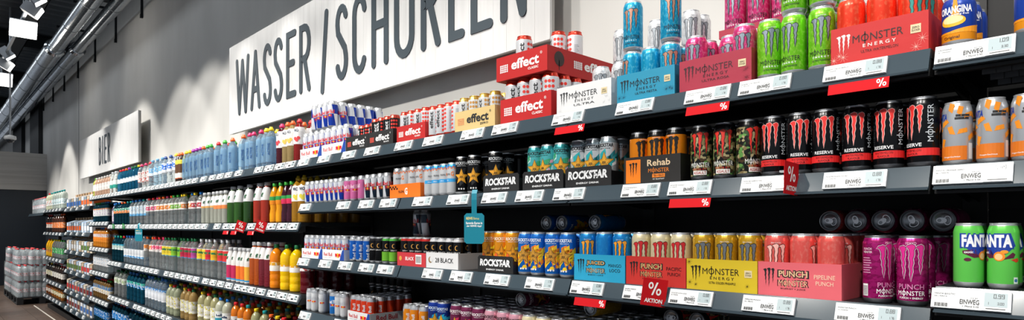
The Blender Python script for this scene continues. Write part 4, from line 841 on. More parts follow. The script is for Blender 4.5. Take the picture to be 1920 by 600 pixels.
for ps, c, d in (([350, 356], Y_, 'yellow'), ([363, 369, 376], V_, 'purple'), ([382], O_, 'orange, left one'), ([390, 396], G_, 'green'), ([410], R_, 'red'), ([422], G_, 'green, single'), ([436.5], O_, 'orange, middle one'), ([457], O_, 'orange, right one'), ([469, 476], P_, 'pink'), ([490], P_, 'pink, single'), ([500, 508.5], Y_, 'bright yellow')):
    bots(h1, ps, r=.036, body=clearb, caps=c, lab=actw, rows=2 if c != G_ else 3, desc='pale blue sports bottle, cap ' + d, **sh)
bots(h1, [344, 355, 369, 382], 'water', .04, .30, clear, R_, None, (0, 0), 1, 'tall clear bottle with red cap at the back', A1, y0=.28)
il = lb('ice', [(0, '#eceae8')], None, .27)
def il2(n, c): return lb('ice' + n, [(0, '#eceae8'), (.52, c), (.62, '#eceae8')], None, .27)
for ps, c, jc, d in (([529], P_, '#4a1220', 'dark red'), ([540, 549], O_, '#a08a5a', 'amber'), ([562], R_, '#8a1c18', 'red')):
    bots(h1, ps, 'sport', .037, .275, juice('tea' + d, jc, .85), c, il, (.40, .80), 2, d + ' iced tea bottle with white label', A1, word=('ViO', '#2a3a5a', 3, {'dark red': '#d8404a', 'amber': '#ecc25a', 'red': '#e0484a'}[d]))
# second shelf
bots(h2, (205, 217), 'water', .036, .26, juice('lilac', '#8a7a9a', .6), B_, lb('lilac', [(0, '#d8d0dc'), (.5, '#efe8ea')], '#b070a0', .26), (.15, .66), 1, 'lilac bottle with pale label', A2, .13)
bots(h2, (220, 247), 'water', .038, .27, dteal, [B_, O_, T_], lb('ot', [(0, '#e8853a'), (.62, '#3aa08a')], '#d8e4e0', .27), (.5, .72), 2, 'deep teal bottle with orange and green label', A2, .14)
bots(h2, (249, 278), 'water', .039, .275, clear, [B_, B_, T_, W_], lb('lbw', [(0, '#5aa8dc'), (.42, '#dde6ec'), (.56, '#e8ecf0')], '#8ec4e4', .275), (.34, .74), 2, 'clear water bottle with light blue label', A2, .13)
for a, b, cs, bc, d in ((280, 297, [R_, P_], '#e85a86', 'pink'), (300, 323, [O_, '#b02a5a', O_], '#f08a2a', 'orange'), (326, 343, [G_, Y_], '#7fc04a', 'green'), (346, 362, [Y_, B_], '#e88a3a', 'multicoloured'), (366, 378, [Y_, B_], '#c83a4a', 'dark red')):
    bots(h2, (a, b), 'water', .037, .275, clear, cs, lb('f' + d, [(0, '#e8e4e4'), (.52, bc), (.66, '#ece8e6')], '#f2ece6', .275), (.48, .72), 2, 'clear flavoured water bottle with %s label' % d, A2, .11)
wc = lambda n, c1, c2: lb('inno' + n, [(0, c1), (.34, c2), (.56, '#e6e8e8')], None, .26)
LEAF = ('leaf', '#1f5a38', 2)
bots(h2, [386, 394, 403], 'carafe', .036, .26, juice('clr', '#c9ccc0', .5), W_, wc('c', '#c8ccc0', '#e0a860'), (.5, .86), 2, 'pale lemon water carafe with white shoulder', A2, word=LEAF); bots(h2, [410, 417, 425], 'carafe', .036, .26, juice('clr', '#c9ccc0', .5), W_, wc('o', '#c8ccc0', '#e88a4a'), (.45, .86), 2, 'orange fruit carafe with white shoulder', A2, word=LEAF)
for ps, c, d, n in (([438, 451], '#2f5a1e', 'green', 'g'), ([469], '#274a1c', 'dark green', 'g'), ([488, 502], '#a8321e', 'red', 'r')):
    bots(h2, ps, 'carafe', .047, .285, juice('smoothie' + d, c, .93), W_, wc(n, c, c), (.56, .88), 2, 'large %s smoothie carafe with white shoulder' % d, A2, word=LEAF)
bots(h2, [516, 527.5], 'waist', .036, .27, juice('orange', '#f0a012', .93), G_, lb('orl', [(0, '#f0901c'), (.56, '#2f9a4a'), (.66, '#f0c83a')], None, .27), (.46, .66), 3, 'bright orange soda bottle with green cap', A2)
bots(h2, [538, 548], 'waist', .036, .27, juice('purple', '#3a0f24', .93), G_, lb('pul', [(0, '#d8305a'), (.58, '#2f9a4a')], None, .27), (.46, .66), 3, 'dark purple soda bottle with green cap', A2)
bots(h2, [559, 571], 'sport', .042, .30, juice('tea', '#a8781e', .8), '#c8a81e', il, (.45, .78), 5, 'amber iced tea bottle with yellow cap', A2, word=('ViO', '#2a3a5a', 3, '#e8d84a'))
# third shelf
bots(h3, (209, 234), 'water', .042, .31, dteal, [T_, G_, R_], lb('tb', [(0, '#e0e6e8'), (.62, '#2a9ac0')], '#9fd0c0', .31), (.46, .68), 2, 'deep teal water bottle with blue label', A3, .14)
bots(h3, (240, 272), 'water', .043, .32, clearb, [B_, B_, T_, W_], lb('bigw', [(0, '#4a9ad0'), (.28, '#e6eaee')], '#dce0ea', .32), (.22, .52), 2, 'large clear water bottle with wide white label', A3, .12)
for a, b, cs, bc, d in ((278, 288, [O_], '#f08a2a', 'orange'), (292, 308, [R_, P_], '#e8507a', 'pink')):
    bots(h3, (a, b), 'water', .042, .315, clear, cs, lb('g' + d, [(0, '#e8e4e4'), (.58, bc), (.72, '#ece8e6')], '#f2ece6', .315), (.52, .74), 2, 'tall clear bottle with %s label' % d, A3, .11)
for a, b, bc, d, cc in ((312, 325, '#e8cf3a', 'yellow fruit', DG), (330, 342, '#8ac83a', 'lime green', DG), (346, 362, '#c02a4a', 'cherry red', DG), (366, 374, '#b04a9a', 'violet', DG), (379, 389, '#e8c83a', 'golden yellow', W_), (393, 401, '#c82a3a', 'strawberry red', W_), (405, 413, '#eab02a', 'mango yellow', W_), (418, 428, '#d83a3a', 'melon red', W_)):
    bots(h3, (a, b), 'water', .041, .315, clear, cc, lb('h' + d, [(0, '#3a9ad0'), (.46, bc), (.60, '#2a7a4a'), (.66, bc), (.72, '#e6e6e4')], bc, .315), (.44, .74), 2, 'tall clear bottle with %s label' % d, A3, .10)
bx = lambda n, c: lb('box' + n, [(0, '#3aa0d8'), (.10, c), (.48, '#ecebe9')], None, .26)
for ps, c, d in (([434, 443], '#c02a5a', 'crimson'), ([452, 460], '#ef7a2a', 'orange'), ([468], '#f0b23a', 'light orange')):
    bots(h3, ps, 'carafe', .036, .26, W_ and mat('carton_white', '#ecebe9', .4), W_, bx(d, c), (.06, .88), 2, 'small white juice bottle with %s label' % d, A3, word=LEAF)
for ps, c, d in (([479, 486], '#b8541a', 'brown orange'), ([495, 507], '#7a2430', 'burgundy')):
    bots(h3, ps, 'carafe', .042, .31, juice('t' + d, c, .9), W_, lb('tt' + d, [(0, c), (.62, '#ecebe9')], None, .31), (.60, .88), 2, 'tall %s juice bottle with white shoulder' % d, A3, word=LEAF)
jl = lb('ojl', [(0, '#ecebe6'), (.52, '#f0b02a')], '#f6f2e8', .30)
bots(h3, [519], 'water', .045, .30, juice('oj', '#f08a12', .95), DG, jl, (.40, .60), 2, 'deep orange juice bottle with green cap', A3); bots(h3, [539, 557], 'water', .046, .30, juice('yj', '#f2c40c', .95), DG, jl, (.42, .56), 3, 'bright yellow juice bottle with green cap', A3, jit=8)
bots(h3, [577], 'water', .046, .31, juice('cherry', '#5a0a14', .92), '#5a4038', lb('chl', [(0, '#e6e4e2')], '#c84a4a', .31), (.46, .64), 4, 'dark red juice bottle at the end of the shelf', A3)
# fourth shelf: mixed caps, several rows deep
bots(h4, (222, 236), 'water', .043, .31, clear, DG, lb('gw', [(0, '#e4e8e0')], '#9ac06a', .31), (.5, .72), 2, 'clear bottle with green cap and pale label', A4, .13)
bots(h4, (246, 272), 'water', .044, .32, teal, [B_, DG], lb('cy', [(0, '#1f8ad0'), (.62, '#2ab0a0')], '#dfeaf0', .32), (.50, .70), 2, 'turquoise bottle with blue and green label', A4, .14)
bots(h4, (281, 312), 'water', .044, .32, clearb, [B_, DG, B_], lb('clw', [(0, '#e6eaf0'), (.58, '#3a8ad0')], '#dfe8f2', .32), (.30, .66), 2, 'large clear bottle with white and blue label', A4, .11)
caps4 = [Y_, Y_, R_, G_, Y_, R_, O_, G_]
lem = lb('lem', [(0, '#e8e6dc')], '#d8cf3a', .30)
for a, b, jc, n in ((321, 335, '#c8cfb0', 'clear lemonade'), (348, 364, '#c9a86a', 'pale apple spritzer'), (381, 405, '#d0cc9a', 'pale lemon soda')):
    bots(h4, (a, b), 'water', .043, .285, juice(n, jc, .5), [Y_, R_, DG, O_], lem, (.25, .62), 5, n + ' bottle with bright cap', A4, .11)
hl = lambda n, c: lb('hella' + n, [(0, c), (.36, '#e9ece9'), (.5, '#e9ece9')], None, .30)
bots(h4, [415, 428], 'water', .045, .268, juice('pearl', '#c9cbb4', .75), B_, hl('b', '#3aa0b8'), (.28, .60), 5, 'pale pear spritzer bottle with blue cap', A4, word=('hella', '#16305a', 0)); bots(h4, [443, 455, 466], 'water', .038, .262, juice('orj', '#e07a1a', .9), [R_, R_, T_], hl('o', '#f0902a'), (.28, .60), 6, 'orange spritzer bottle with red or green cap', A4, word=('hella', '#16305a', 0))
bots(h4, [481, 497], 'water', .039, .25, juice('pearl2', '#b8b88a', .75), [Y_, T_], hl('y', '#e8c83a'), (.28, .60), 6, 'pale yellow spritzer bottle', A4, word=('hella', '#16305a', 0))
bots(h4, [509, 521, 533, 545, 557], 'water', .037, .235, juice('redj', '#5a1414', .85), [O_, Y_, R_, P_, R_], hl('r', '#a82a3a'), (.28, .60), 6, 'dark red spritzer bottle with bright cap', A4)
# bottom shelf
bots(h5, (211, 240), 'water', .045, .31, dteal, [B_, R_, B_], lb('bl', [(0, '#2a8ad8')], '#dfe8f0', .31), (.35, .66), 2, 'teal water bottle low on the base shelf', A5, .13)
bots(h5, (250, 330), 'water', .045, .31, dteal, [B_, DG, R_], lb('bl2', [(0, '#d0d8e4'), (.5, '#1f5ab0')], '#e8ecf0', .31), (.35, .62), 2, 'dark blue water bottle on the base shelf', A5, .14)
# narrow bay
NB = 'narrow bay'
bots(.412, (171, 176), 'water', .036, .26, juice('lime', '#b9c94a', .6), '#6fbf3a', wl, (.3, .62), 1, 'lime bottle at the left end of the top bottle shelf', NB, .3) if False else None
for hh_, (a, b), bd, cs, lbm, d in ((.063, (174, 204), dteal, [G_, T_, B_], lb('n1', [(0, '#e8ecea'), (.6, '#e8a04a')], '#b08ac0', .27), 'teal bottle with pale label, upper shelf'), (-.274, (173, 203), juice('nora', '#d8861a', .75), [K_, B_, O_], lb('n2', [(0, '#f0942a'), (.5, '#dfe4ea')], '#d8602a', .27), 'orange and blue bottle, second shelf'),
        (-.59, (174, 206), clear, [T_, W_, R_], lb('n3', [(0, '#e4e4e6')], '#8ab0c8', .26), 'clear bottle with white label, third shelf'), (-.95, (177, 208), juice('nbr', '#7a5a2a', .7), [B_, R_, G_], lb('n4', [(0, '#e6e2da'), (.5, '#5a8ac0')], '#c8a83a', .26), 'brown and blue bottle, fourth shelf'), (-1.28, (183, 204), dteal, [R_, B_], lb('n5', [(0, '#2a7ac0')], '#dfe6ee', .27), 'deep teal bottle, base shelf')):
    bots(hh_, (a, b), 'water', .04, .26, bd, cs, lbm, (.3, .68), 2, d, NB, .115)
# cola bay: big bottles
CBY = 'cola bay'
for hh_, bd, cs, lbm, d, k in ((.31, juice('cream', '#d8dcc0', .7), [R_, T_, T_, W_], lb('c1', [(0, '#dfe6e4')], '#d0563a', .32), 'pale lemonade bottle on the top shelf', 0), (-.10, juice('cola', '#170d0a', .93), [R_, R_, K_, O_], lb('c2', [(0, '#d8d4d0'), (.45, '#d8402a')], '#f0923a', .32), 'dark cola bottle with red label', 1), (-.55, juice('fanta', '#f0b40c', .93), [O_, Y_, G_, W_], lb('c3', [(0, '#e8823a'), (.4, '#f2b41c')], '#3a9a4a', .32), 'yellow soda bottle with orange label', 2),
        (-.97, juice('ddark', '#1c1512', .9), [K_, Y_, K_], lb('c4', [(0, '#dcd8c8')], '#c8b83a', .30), 'dark glass bottle with pale label', 3), (-1.26, juice('amb', '#8a4a1c', .85), [R_, G_, O_], lb('c5', [(0, '#e0d8c8')], '#a83a2a', .22), 'squat amber bottle on the base shelf', 4)):
    kk = 'waist' if k in (1, 2) else ('water' if k == 0 else 'sport'); hb = .32 if k < 3 else (.30 if k == 3 else .22)
    bots(hh_, (85, 102), kk, .055, hb, bd, cs, lbm, (.25, .55), 1, d, CBY, .2)
    bd2, cs2, lb2, d2 = [(juice('milky', '#d6e0d8', .5), [T_, T_], lb('e1', [(0, '#dfe8ea')], '#5aa8b0', .32), 'cloudy bottle with turquoise cap on the top shelf'), (juice('lightcola', '#4a2a1c', .75), [W_, O_], lb('e2', [(0, '#f0823a')], '#f6e8d8', .32), 'brown cola bottle with orange label'), (clear, [Y_, G_], lb('e3', [(0, '#2f9a4a')], '#e8f0e8', .32), 'clear soda bottle with green label'), (juice('brownd', '#2a1c14', .85), [K_, R_], lb('e4', [(0, '#e4e0d6')], '#8a8a90', .30), 'slim dark bottle with white label'), (juice('honey', '#a8641c', .8), [G_, R_], lb('e5', [(0, '#e8dcc0')], '#6a8a3a', .22), 'squat honey coloured bottle on the base shelf')][k]
    bots(hh_, (104, 121), kk, .05, hb, bd2, cs2, lb2, (.25, .55), 1, d2, CBY, .2)
# ---------------------------------------------------------------- cardboard bottle carriers
def carrier(X, z, c1, c2, label, i):
    w, dp, hh = .16, .24, .19
    mb = MB().prism([(0, 0), (dp, 0), (dp, hh * .78), (dp * .5, hh), (0, hh * .78)], 0, w, c1)
    o = ob('bottle_carrier', mb.mesh('carrier') if (c1.name,) not in _car else _car[(c1.name,)], None, (X, .02, z)); _car[(c1.name,)] = o.data
    if 'h' not in _car:
        _car['h'] = MB().box(.02, w - .02, dp * .47, dp * .53, hh * .97, hh + .035, CARDK).mesh('handle'); _car['p'] = MB().box(.006, w - .006, -.0012, 0, .03, hh * .5, WHITE).box(w, w + .0012, .02, dp - .02, .03, hh * .5, WHITE).mesh('panel_print')
    ob('handle', _car['h'], o); ob('label', _car['p'], o, mats=[c2]); PROD.append((o, label, 'carrier bay', 'c%s' % z, i, 0))
_car = {}
CC = [noisemat('carrier_%d' % i, a, b, 22, .6) for i, (a, b) in enumerate((('#c9d2dc', '#e4e6e8'), ('#b8a894', '#4a7a9a'), ('#7fb0dc', '#dce4ea'), ('#8a6a4a', '#c8b8a0'), ('#6a9ac8', '#c8ccd0'), ('#a89a84', '#d8cfc0')))]
CP2 = [ink(c) for c in ('#3a6ab0', '#d8602a', '#e8ecf0', '#5a7a3a', '#c83a3a', '#7a2a2a')]
for k, hh_ in enumerate([.29, -.085, -.37, -.68, -1.0, -1.27]):
    a, b = DX0 + .03, CX0 - .18; n = 10 - (k > 3)
    for i in range(n): carrier(a + (b - a) * i / (n - 1), H + hh_ + .0006, CC[(k, (k + 1) % 6, (k + 3) % 6)[(i * 7 + k) % 3]], CP2[(k + (i > n // 2)) % 6], 'printed bottle carrier on the %s shelf' % ('top', 'second', 'third', 'fourth', 'fifth', 'base')[k], i)
# ---------------------------------------------------------------- wrapped water packs
pk = bprof('water', .044, .31); capr = cp(R_)
pbm = MB().lathe(pk, petmat('pet_pack', '#f0f6f8', .28, .06, .3), 10).lathe([(.0448, .10), (.0448, .17)], lb('packlabel', [(0, '#e4e8ec')], '#d85a5a', .31), 10, True, False).lathe([(.0165, .292), (.0165, .314)], capr, 8).mesh('pack_bottle')
film = petmat('shrink_film', '#f4f8fa', .16, .08, .6)
fm = MB().prism([(-.14, .004), (.14, .004), (.14, .20), (.10, .30), (-.10, .30), (-.14, .20)], -.096, .096, film, 'y').mesh('film')
def pack(X, y, z, label, i, rz=0):
    o = ob('water_pack', fm, None, (X, y, z), rz)
    for a in (-.092, 0, .092):
        for b in (-.046, .046): ob('bottle', pbm, o, (a, b, 0))
    PROD.append((o, label, '', 'pack' + label, i, 0))
def pallet(X, y, label):
    r = empty('pallet', (X, y, 0)); tag(r, label, 'pallet'); wd = mat('pallet_black', '#1b1d20', .7)
    for i in range(5): ob('deck_board', MB().box(-.6 + .26 * i, -.6 + .26 * i + .16, -.4, .4, .12, .142, wd).mesh('board'), r)
    for q in (-.4, -.05, .3):
        ob('runner', MB().box(-.6, .6, q, q + .1, 0, .02, wd).mesh('runner'), r)
        for p in (-.6, -.07, .46): ob('block', MB().box(p, p + .14, q, q + .1, .02, .12, wd).mesh('block'), r)
XP = GX0 - 1.35
pallet(XP, .06, 'black pallet under the wrapped water bottles, nearer one'); pallet(XP - 1.4, .06, 'black pallet under the wrapped water bottles, farther one')
for q, (xc, nm) in enumerate(((XP, 'nearer'), (XP - 1.4, 'farther'))):
    n = 0
    for L in range(3):
        for i in range(4):
            for j in range(4):
                if (i < 3 and j > 1) or (q and L == 2 and j): continue
                if L == 2 and (i + j) % 3 == 0: continue
                pack(xc - .45 + .285 * i + random.uniform(-.002, .002), .06 - .3 + .197 * j, .1425 + .317 * L, 'shrink wrapped six pack of water on the %s pallet, %s layer' % (nm, ('bottom', 'middle', 'top')[L]), n); n += 1
for i in range(5): pack(FX0 + .25 + .33 * i, .13, H + .2706, 'shrink wrapped six pack on the last shelf above the pallets', i)
# ---------------------------------------------------------------- price tags on the rails
WT_ = .143
st, ct = math.sin(TILT), math.cos(TILT)
def tp(v, n): return (-v * st - n * ct - .001, -v * ct + n * st + .001)
tagbody = MB().prism([tp(.006, .0012), tp(.006, .0085), tp(.051, .0085), tp(.051, .0012)], 0, WT_, WHITE).mesh('price_tag')
lcd = mat('lcd', '#a9b7bb', .15, 0, .6); frame_ = mat('lcd_frame', '#d9dbdb', .4)
BARS = join(*[rect(.007 + .0023 * i, .007 + .0023 * i + (.0012 if i % 3 else .0017), -.0425, -.034) for i in range(11)])
def off(m, g, L=0): return (m, g, L)
def tflat(n, it): return flat(n, [(m, place(g, 0, -.005), L) for m, g, L in it], TILT, -.0108)
disp = tflat('display', [(frame_, rect(.093, .141, -.045, -.002), 0), (lcd, rect(.097, .137, -.036, -.005), 1)])
farmark = tflat('lettering', [(DARKI, rect(.008, .045, -.012, -.009), 0), (DARKI, rect(.008, .035, -.018, -.0155), 0), (DARKI, BARS, 0), (DARKI, rect(.055, .088, -.036, -.026), 0), (DARKI, rect(.110, .132, -.017, -.010), 2), (DARKI, rect(.104, .132, -.031, -.027), 2)])
TG_ = {}
def near_mark(price, name):
    k = (price, name)
    if k not in TG_:
        it = [(DARKI, text('EINWEG', .0112, .035, .018, cx=.071, cy=-.0285), 0), (DARKI, text('+ Pfand 0.25', .0038, .03, .012, cx=.073, cy=-.0385), 0), (DARKI, BARS, 0), (DARKI, seg7(price, .0095, .123, -.0125), 2), (DARKI, seg7('1', .0058, .104, -.0285), 2), (DARKI, seg7({'0.88': '1.76', '1.79': '3.58', '0.99': '3.00', '1.09': '3.30'}.get(price, '3.96'), .0058, .126, -.0285), 2)]
        it += [(DARKI, text(name, .0034, min(.052, .0032 * len(name)), .008, cx=.006 + min(.052, .0032 * len(name)) / 2, cy=-.0125), 0), (DARKI, text('DS L ' + name.split()[0], .0032, .024, .008, cx=.018, cy=-.0185), 0), (DARKI, text('0.5l DS', .003, .013, .004, cx=.079, cy=-.0195), 0)]
        it += [(DARKI, rect(.100, .134, -.0415, -.0395), 1)]
        TG_[k] = tflat('lettering', it)
    return TG_[k]
TAGS = []
def ptag(pxc, h, where, price=None, name='DRINK', X=None):
    X = (Xat(pxc, -.01) if X is None else X) - WT_ / 2
    o = ob('price_tag', tagbody, None, (X, -.0002, H + h)); ob('display', disp, o); ob('lettering', near_mark(price, name) if price else farmark, o)
    TAGS.append((X, where, o))
C1, C2, C3, C4 = 'top can shelf', 'second can shelf', 'third can shelf', 'fourth can shelf'
for p, pr, nm in ((571, '1.39', 'RED BULL ENERGY'), (609.5, '1.39', 'RED BULL ENERGY'), (656, '0.99', 'EFFECT BLACK'), (700, '0.99', 'EFFECT BLACK'), (759, '1.29', 'EFFECT CLASSIC'), (814, '1.29', 'EFFECT CLASSIC'), (888, '1.29', 'EFFECT ZERO'), (949, '1.29', 'EFFECT CLASSIC'), (1067, '0.88', 'MONSTER ULTRA WHITE'), (1192, '0.88', 'MONSTER ULTRA FIESTA'), (1328, '0.88', 'MONSTER ULTRA ROSA'), (1435, '0.88', 'MONSTER ULTRA PARADISE'), (1603.5, '0.88', 'MONSTER ULTRA WATERMELON'), (1827, '1.09', 'ORANGINA')): ptag(p, S1, C1, pr, nm)
for p, pr, nm in ((574, '1.39', 'RED BULL'), (646, '1.39', 'RED BULL'), (689, '1.39', 'RED BULL'), (730, '1.69', 'MAXIMAL G'), (794, '1.69', 'MAXIMAL G'), (861, '1.79', 'ROCKSTAR'), (929, '1.79', 'ROCKSTAR'), (995, '1.79', 'ROCKSTAR'), (1069, '1.79', 'ROCKSTAR'), (1203, '0.88', 'MONSTER REHAB PEACH'), (1295, '0.88', 'MONSTER ASSAULT'), (1439, '0.88', 'MONSTER RESERVE PINE'), (1603, '0.88', 'MONSTER RESERVE WATERM'), (1823, '0.99', 'FANTA ORANGE ZERO')): ptag(p, S2, C2, pr, nm)
for p, pr, nm in ((571, '1.39', 'RED BULL'), (612, '1.39', 'RED BULL'), (649.5, '1.39', 'RED BULL'), (689, '1.79', '28 BLACK'), (725, '1.79', '28 BLACK'), (813, '1.79', '28 BLACK'), (867, '1.79', '28 BLACK'), (934, '1.79', 'ROCKSTAR'), (1014, '1.79', 'ROCKSTAR'), (1103, '0.88', 'MANGO LOCO'), (1206, '0.88', 'PACIFIC PUNCH'), (1297, '0.88', 'MONSTER ULTRA GOLD'), (1442, '0.88', 'PIPELINE PUNCH'), (1627, '0.88', 'MONSTER PUNCH')): ptag(p, S3, C3, pr, nm)
ptag(1820, -.138, C3, '0.99', 'FANTA EXOTIC'); ptag(574, S4, C4, '1.39', 'RED BULL'); ptag(640, S4, C4, '1.39', 'RED BULL')
def fillt(a, b, h, where, gap=.019, skip=()):
    X, Xe = Xat(a) + WT_ / 2, Xat(b); k = 0
    while X < Xe:
        if k % 9 not in skip: ptag(0, h, where, X=X)
        X += WT_ + gap; k += 1
for p in (383, 399.6, 414.5, 430, 449, 487, 506.5, 526.5, 546): ptag(p, h1, A1)
fillt(172, 372, h1, A1)
for p in (409, 426, 440, 473, 491, 511, 531, 551): ptag(p, h2, A2)
fillt(206, 398, h2, A2, .016)
for p in (387, 401, 415.5, 431, 448, 460.5, 473, 491, 512, 531, 551): ptag(p, h3, A3)
fillt(206, 374, h3, A3, .03, (4,))
fillt(206, 548, h4, A4, .035, (6,)); fillt(206, 330, h5, A5, .05, (3, 5))
for i, hh_ in enumerate([.063, -.274, -.59, -.95, -1.28]): fillt(171, 204, hh_, '%s shelf of the narrow bay' % ords[i + 1], .05)
for i, hh_ in enumerate([.29, -.085, -.37, -.68, -1.0, -1.27]): fillt(124, 168, hh_, '%s carrier shelf' % ords[i], .35)
for i, hh_ in enumerate([.31, -.10, -.55, -.97, -1.26]): fillt(84, 120, hh_, '%s cola shelf' % ords[i], .22)
# ---------------------------------------------------------------- red promotion flags and strips
redp = mat('promo_red', '#bd121b', .75, 0, .15)
def flag(px, h, rz, tilt, label, s=.078, dz=-.012):
    X = Xat(px, -.045); o = ob('promotion_flag', MB().prism([(-s / 2, -s * .57), (s / 2, -s * .57), (s / 2, s * .52), (-s / 2, s * .52)], 0, .0012, redp, 'y').mesh('flag'), None, (X, -.045, H + h + dz), rot=(0, tilt, rz)); tag(o, label, 'flag', 'red percent flags')
    ob('lettering', flat('lettering', [(I('#f6f4f2'), percent(s * .52, 0, s * .12), 0), (I('#f6f4f2'), text('AKTION', s * .17, s * .72, .03, cx=0, cy=-s * .36), 0)]), o)
    ob('clip', MB().box(-.006, .006, .0013, .03, s * .2, s * .26, mat('clip_clear', '#9aa0a4', .2)).mesh('clip'), o)
flag(1484, S2, 1.5, .06, 'red percent flag on the second can shelf under the black cans'); flag(1227, S3, .85, .14, 'red percent flag on the third can shelf under the red tray')
flag(451, h2, .75, .33, 'left of two red percent flags on the second bottle shelf', .07, -.022); flag(489, h2, .75, .33, 'right of two red percent flags on the second bottle shelf', .07, -.022)
STR = []
def strip(pxc, h, label, w=.135):
    X = Xat(pxc, -.03); z = H + h - .056; o = ob('promotion_strip', MB().box(-w / 2, w / 2, 0, .001, -.028, 0, redp).mesh('strip'), None, (X, -.034, z), rot=(-.30, 0, 0)); tag(o, label, 'strip', 'red percent strips under price tags')
    ob('lettering', flat('lettering', [(I('#f6f4f2'), percent(.021, w / 2 - .016, -.0135), 0)]), o)
for p, h, d in ((1070, S1, 'white tray'), (1328, S1, 'pink tray'), (1610, S1, 'bright red tray')): strip(p, h, 'red percent strip below the top shelf under the ' + d)
strip(1295, S2, 'red percent strip below the second shelf under the camouflage cans'); strip(1108, S3, 'red percent strip below the third shelf under the sky blue tray')
for p, d in ((425, 'left'), (440, 'middle'), (472, 'right')): strip(p, h2, 'small red percent strip under the second bottle shelf, %s one' % d, .11)
# ---------------------------------------------------------------- teal hanging tags
tealp = mat('tag_teal', '#117f95', .4)
def wobbler(px, h, drop, s, label):
    X = Xat(px, -.05); r = empty('hanging_tag', (X, -.05, H + h)); tag(r, label, 'tag', 'teal hanging tags'); r.rotation_euler = (0, 0, .6)
    w, hh = .085 * s, .125 * s; c = .01 * s
    pts = [(-w / 2 + c, 0), (w / 2 - c, 0), (w / 2, -c), (w / 2, -hh + c), (w / 2 - c, -hh), (-w / 2 + c, -hh), (-w / 2, -hh + c), (-w / 2, -c)]
    ob('card', MB().prism([(x, z - drop) for x, z in pts], 0, .0012, tealp, 'y').mesh('card'), r)
    sp = MB(); sw = .011 * s; P = [(.035, -.002), (.012, .012), (.0, -.004), (-.002, -.03), (.0006, -drop - .004)]
    for (y0, z0), (y1, z1) in zip(P, P[1:]): sp.add([(-sw, y0, z0), (sw, y0, z0), (sw, y1, z1), (-sw, y1, z1)], [(0, 1, 2, 3)], tealp)
    ob('strap', sp.mesh('strap'), r)
    ob('lettering', flat('lettering', [(I('#e8d98a'), text('REWE', .011 * s, .027 * s, .03, cx=-.020 * s, cy=-drop - .021 * s), 0), (I('#e8d98a'), text('Bonus', .010 * s, .024 * s, .0, cx=.009 * s, cy=-drop - .021 * s), 0), (I('#f2f4f4'), text('Sammle Euros in', .010 * s, .070 * s, .03, cx=0, cy=-drop - .040 * s), 0), (I('#f2f4f4'), text('der REWE App!', .010 * s, .064 * s, .03, cx=0, cy=-drop - .053 * s), 0)]), r)
wobbler(889, S2, .085, 1., 'teal hanging tag lettered in white below the black star cans'); wobbler(260, h2, .045, 1.05, 'small teal hanging tag below the second bottle shelf')
for p, d in ((213, 'left'), (232, 'right')):
    X = Xat(p, -.03); o = ob('eco_marker', MB().prism([(-.06, -.02), (.05, -.035), (.06, .02), (-.05, .035)], 0, .001, mat('eco_green', '#1f7a3c', .4), 'y').mesh('eco'), None, (X, -.034, H + h2 - .02)); tag(o, '%s of two small green markers on the second bottle shelf' % d, 'marker', 'green markers')
    ob('ring', flat('ring', [(I('#e8f0e8'), circ(0, 0, .016, 12), 0), (I('#1f7a3c'), circ(0, 0, .010, 12), 1)]), o)
# ---------------------------------------------------------------- labels
CATS = {'bottle_carrier': 'carrier', 'water_pack': 'water pack'}
# leave out products that nothing shows of, from the photograph's place and from a step to either side
from mathutils.bvhtree import BVHTree
bv, bf, own = [], [], []
def addp(vs, fs, k):
    n = len(bv); bv.extend(vs)
    for f in fs: bf.append([n + i for i in f]); own.append(k)
def addbox(x0, x1, y0, y1, z0, z1, k): addp([(x, y, z) for x in (x0, x1) for y in (y0, y1) for z in (z0, z1)], [(0, 1, 3, 2), (4, 6, 7, 5), (0, 4, 5, 1), (2, 3, 7, 6), (0, 2, 6, 4), (1, 5, 7, 3)], k)
def see(o): return any(sl.material and ('pet_' in sl.material.name or 'film' in sl.material.name) for sl in o.material_slots)
thru = {}
for i, t in enumerate(PROD):
    o = t[0]; bb = [Vector(c) for c in o.bound_box]; x0, x1 = min(c.x for c in bb), max(c.x for c in bb); y0, y1 = min(c.y for c in bb), max(c.y for c in bb); z0, z1 = min(c.z for c in bb), max(c.z for c in bb); thru[i] = see(o)
    P, N = [], 10
    round_ = 'can' in o.name.split('_')[-1] or 'bottle' in o.name.split('.')[0].split('_')[-1]
    for z, q in ((z0, 1), (z0 + (z1 - z0) * .72, 1), (z1, .6)):
        for j in range(N): an = 2 * math.pi * j / N; P.append((x1 * q * math.sin(an), x1 * q * math.cos(an), z)) if round_ else P.append(((x0 + x1) / 2 + (x1 - x0) / 2 * (1 if math.sin(an) > 0 else -1), (y0 + y1) / 2 + (y1 - y0) / 2 * (1 if math.cos(an) > 0 else -1), z))
    M = o.rotation_euler.to_matrix(); L = o.location
    addp([M @ Vector(p) + L for p in P], [(k * N + j, k * N + (j + 1) % N, (k + 1) * N + (j + 1) % N, (k + 1) * N + j) for k in (0, 1) for j in range(N)] + [list(range(2 * N, 3 * N)), list(range(N))], i)
for nm, x0, x1, hs, dep in BAYS:
    for h in hs: addbox(x0, x1, -.015, dep, H + h - .05, H + h, -1)
    addbox(x0, x1, dep, dep + .05, 0, H + hs[0], -1)
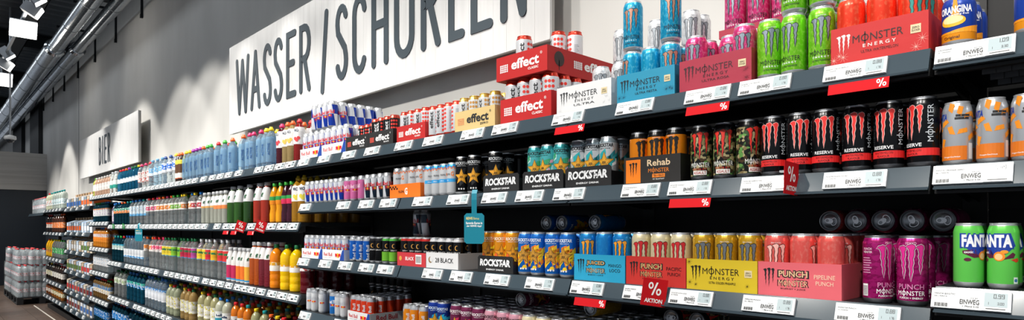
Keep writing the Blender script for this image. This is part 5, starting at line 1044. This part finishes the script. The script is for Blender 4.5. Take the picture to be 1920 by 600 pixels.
for o in S.objects:
    if o.name.startswith('cardboard_'):
        bb = [Vector(c) + o.location for c in o.bound_box]; addbox(bb[0].x, bb[6].x, bb[0].y, bb[0].y + .003, bb[0].z, bb[6].z, -1)
tree = BVHTree.FromPolygons(bv, bf); hit = set()
right = Vector((CB, SB, 0)); fwd = Vector((-SB, CB, 0))
for sx, stp in ((0, 3), (-.45, 6), (.45, 6)):
    org = Vector((0, -D, H)) + right * sx
    for py in range(1, 600, stp):
        for px_ in range(0, 1920, stp):
            d = (fwd * F + right * (px_ - PX) + Vector((0, 0, HY - py))).normalized(); o_ = org
            for hop in range(8):
                loc, nn, fi, ds = tree.ray_cast(o_, d)
                if loc is None or own[fi] < 0: break
                hit.add(own[fi])
                if not thru[own[fi]]: break
                o_ = loc + d * .002
hit = {PROD[i][0].name for i in hit}
keep = []
for t in PROD:
    if t[0].name in hit: keep.append(t); continue
    for c in list(t[0].children): bpy.data.objects.remove(c)
    bpy.data.objects.remove(t[0])
PROD = keep
runs = {}
for t in PROD: runs.setdefault((t[3], t[1]), []).append(t)
seen = {}
for (rid, d), L in runs.items(): seen[(d, L[0][2])] = seen.get((d, L[0][2]), 0) + 1
for (rid, d), L in runs.items():
    cols = sorted({t[4] for t in L}); rws = sorted({t[5] for t in L})
    for o, desc, where, _, c, r in L:
        s = desc; e = []
        if len(cols) > 1: e.append('%s from left' % ords[cols.index(c)])
        if len(rws) > 1: e.append('%s row' % ('front' if rws.index(r) == 0 else ords[rws.index(r)]))
        lab = ', '.join([s] + e + ([where] if where else []))
        if len(lab.split()) > 16: lab = ', '.join([s] + e)
        tag(o, lab, CATS.get(o.name.split('.')[0], 'bottle' if 'bottle' in o.name else 'can'), (desc + ', ' + where)[:90])
byw = {}
for X, w, o in TAGS: byw.setdefault(w, []).append((X, o))
for w, L in byw.items():
    L.sort(key=lambda t: t[0])
    for i, (X, o) in enumerate(L): tag(o, 'white electronic price tag on the %s, %s from the left' % (w, ords[i]), 'price tag', 'price tags on the rails')
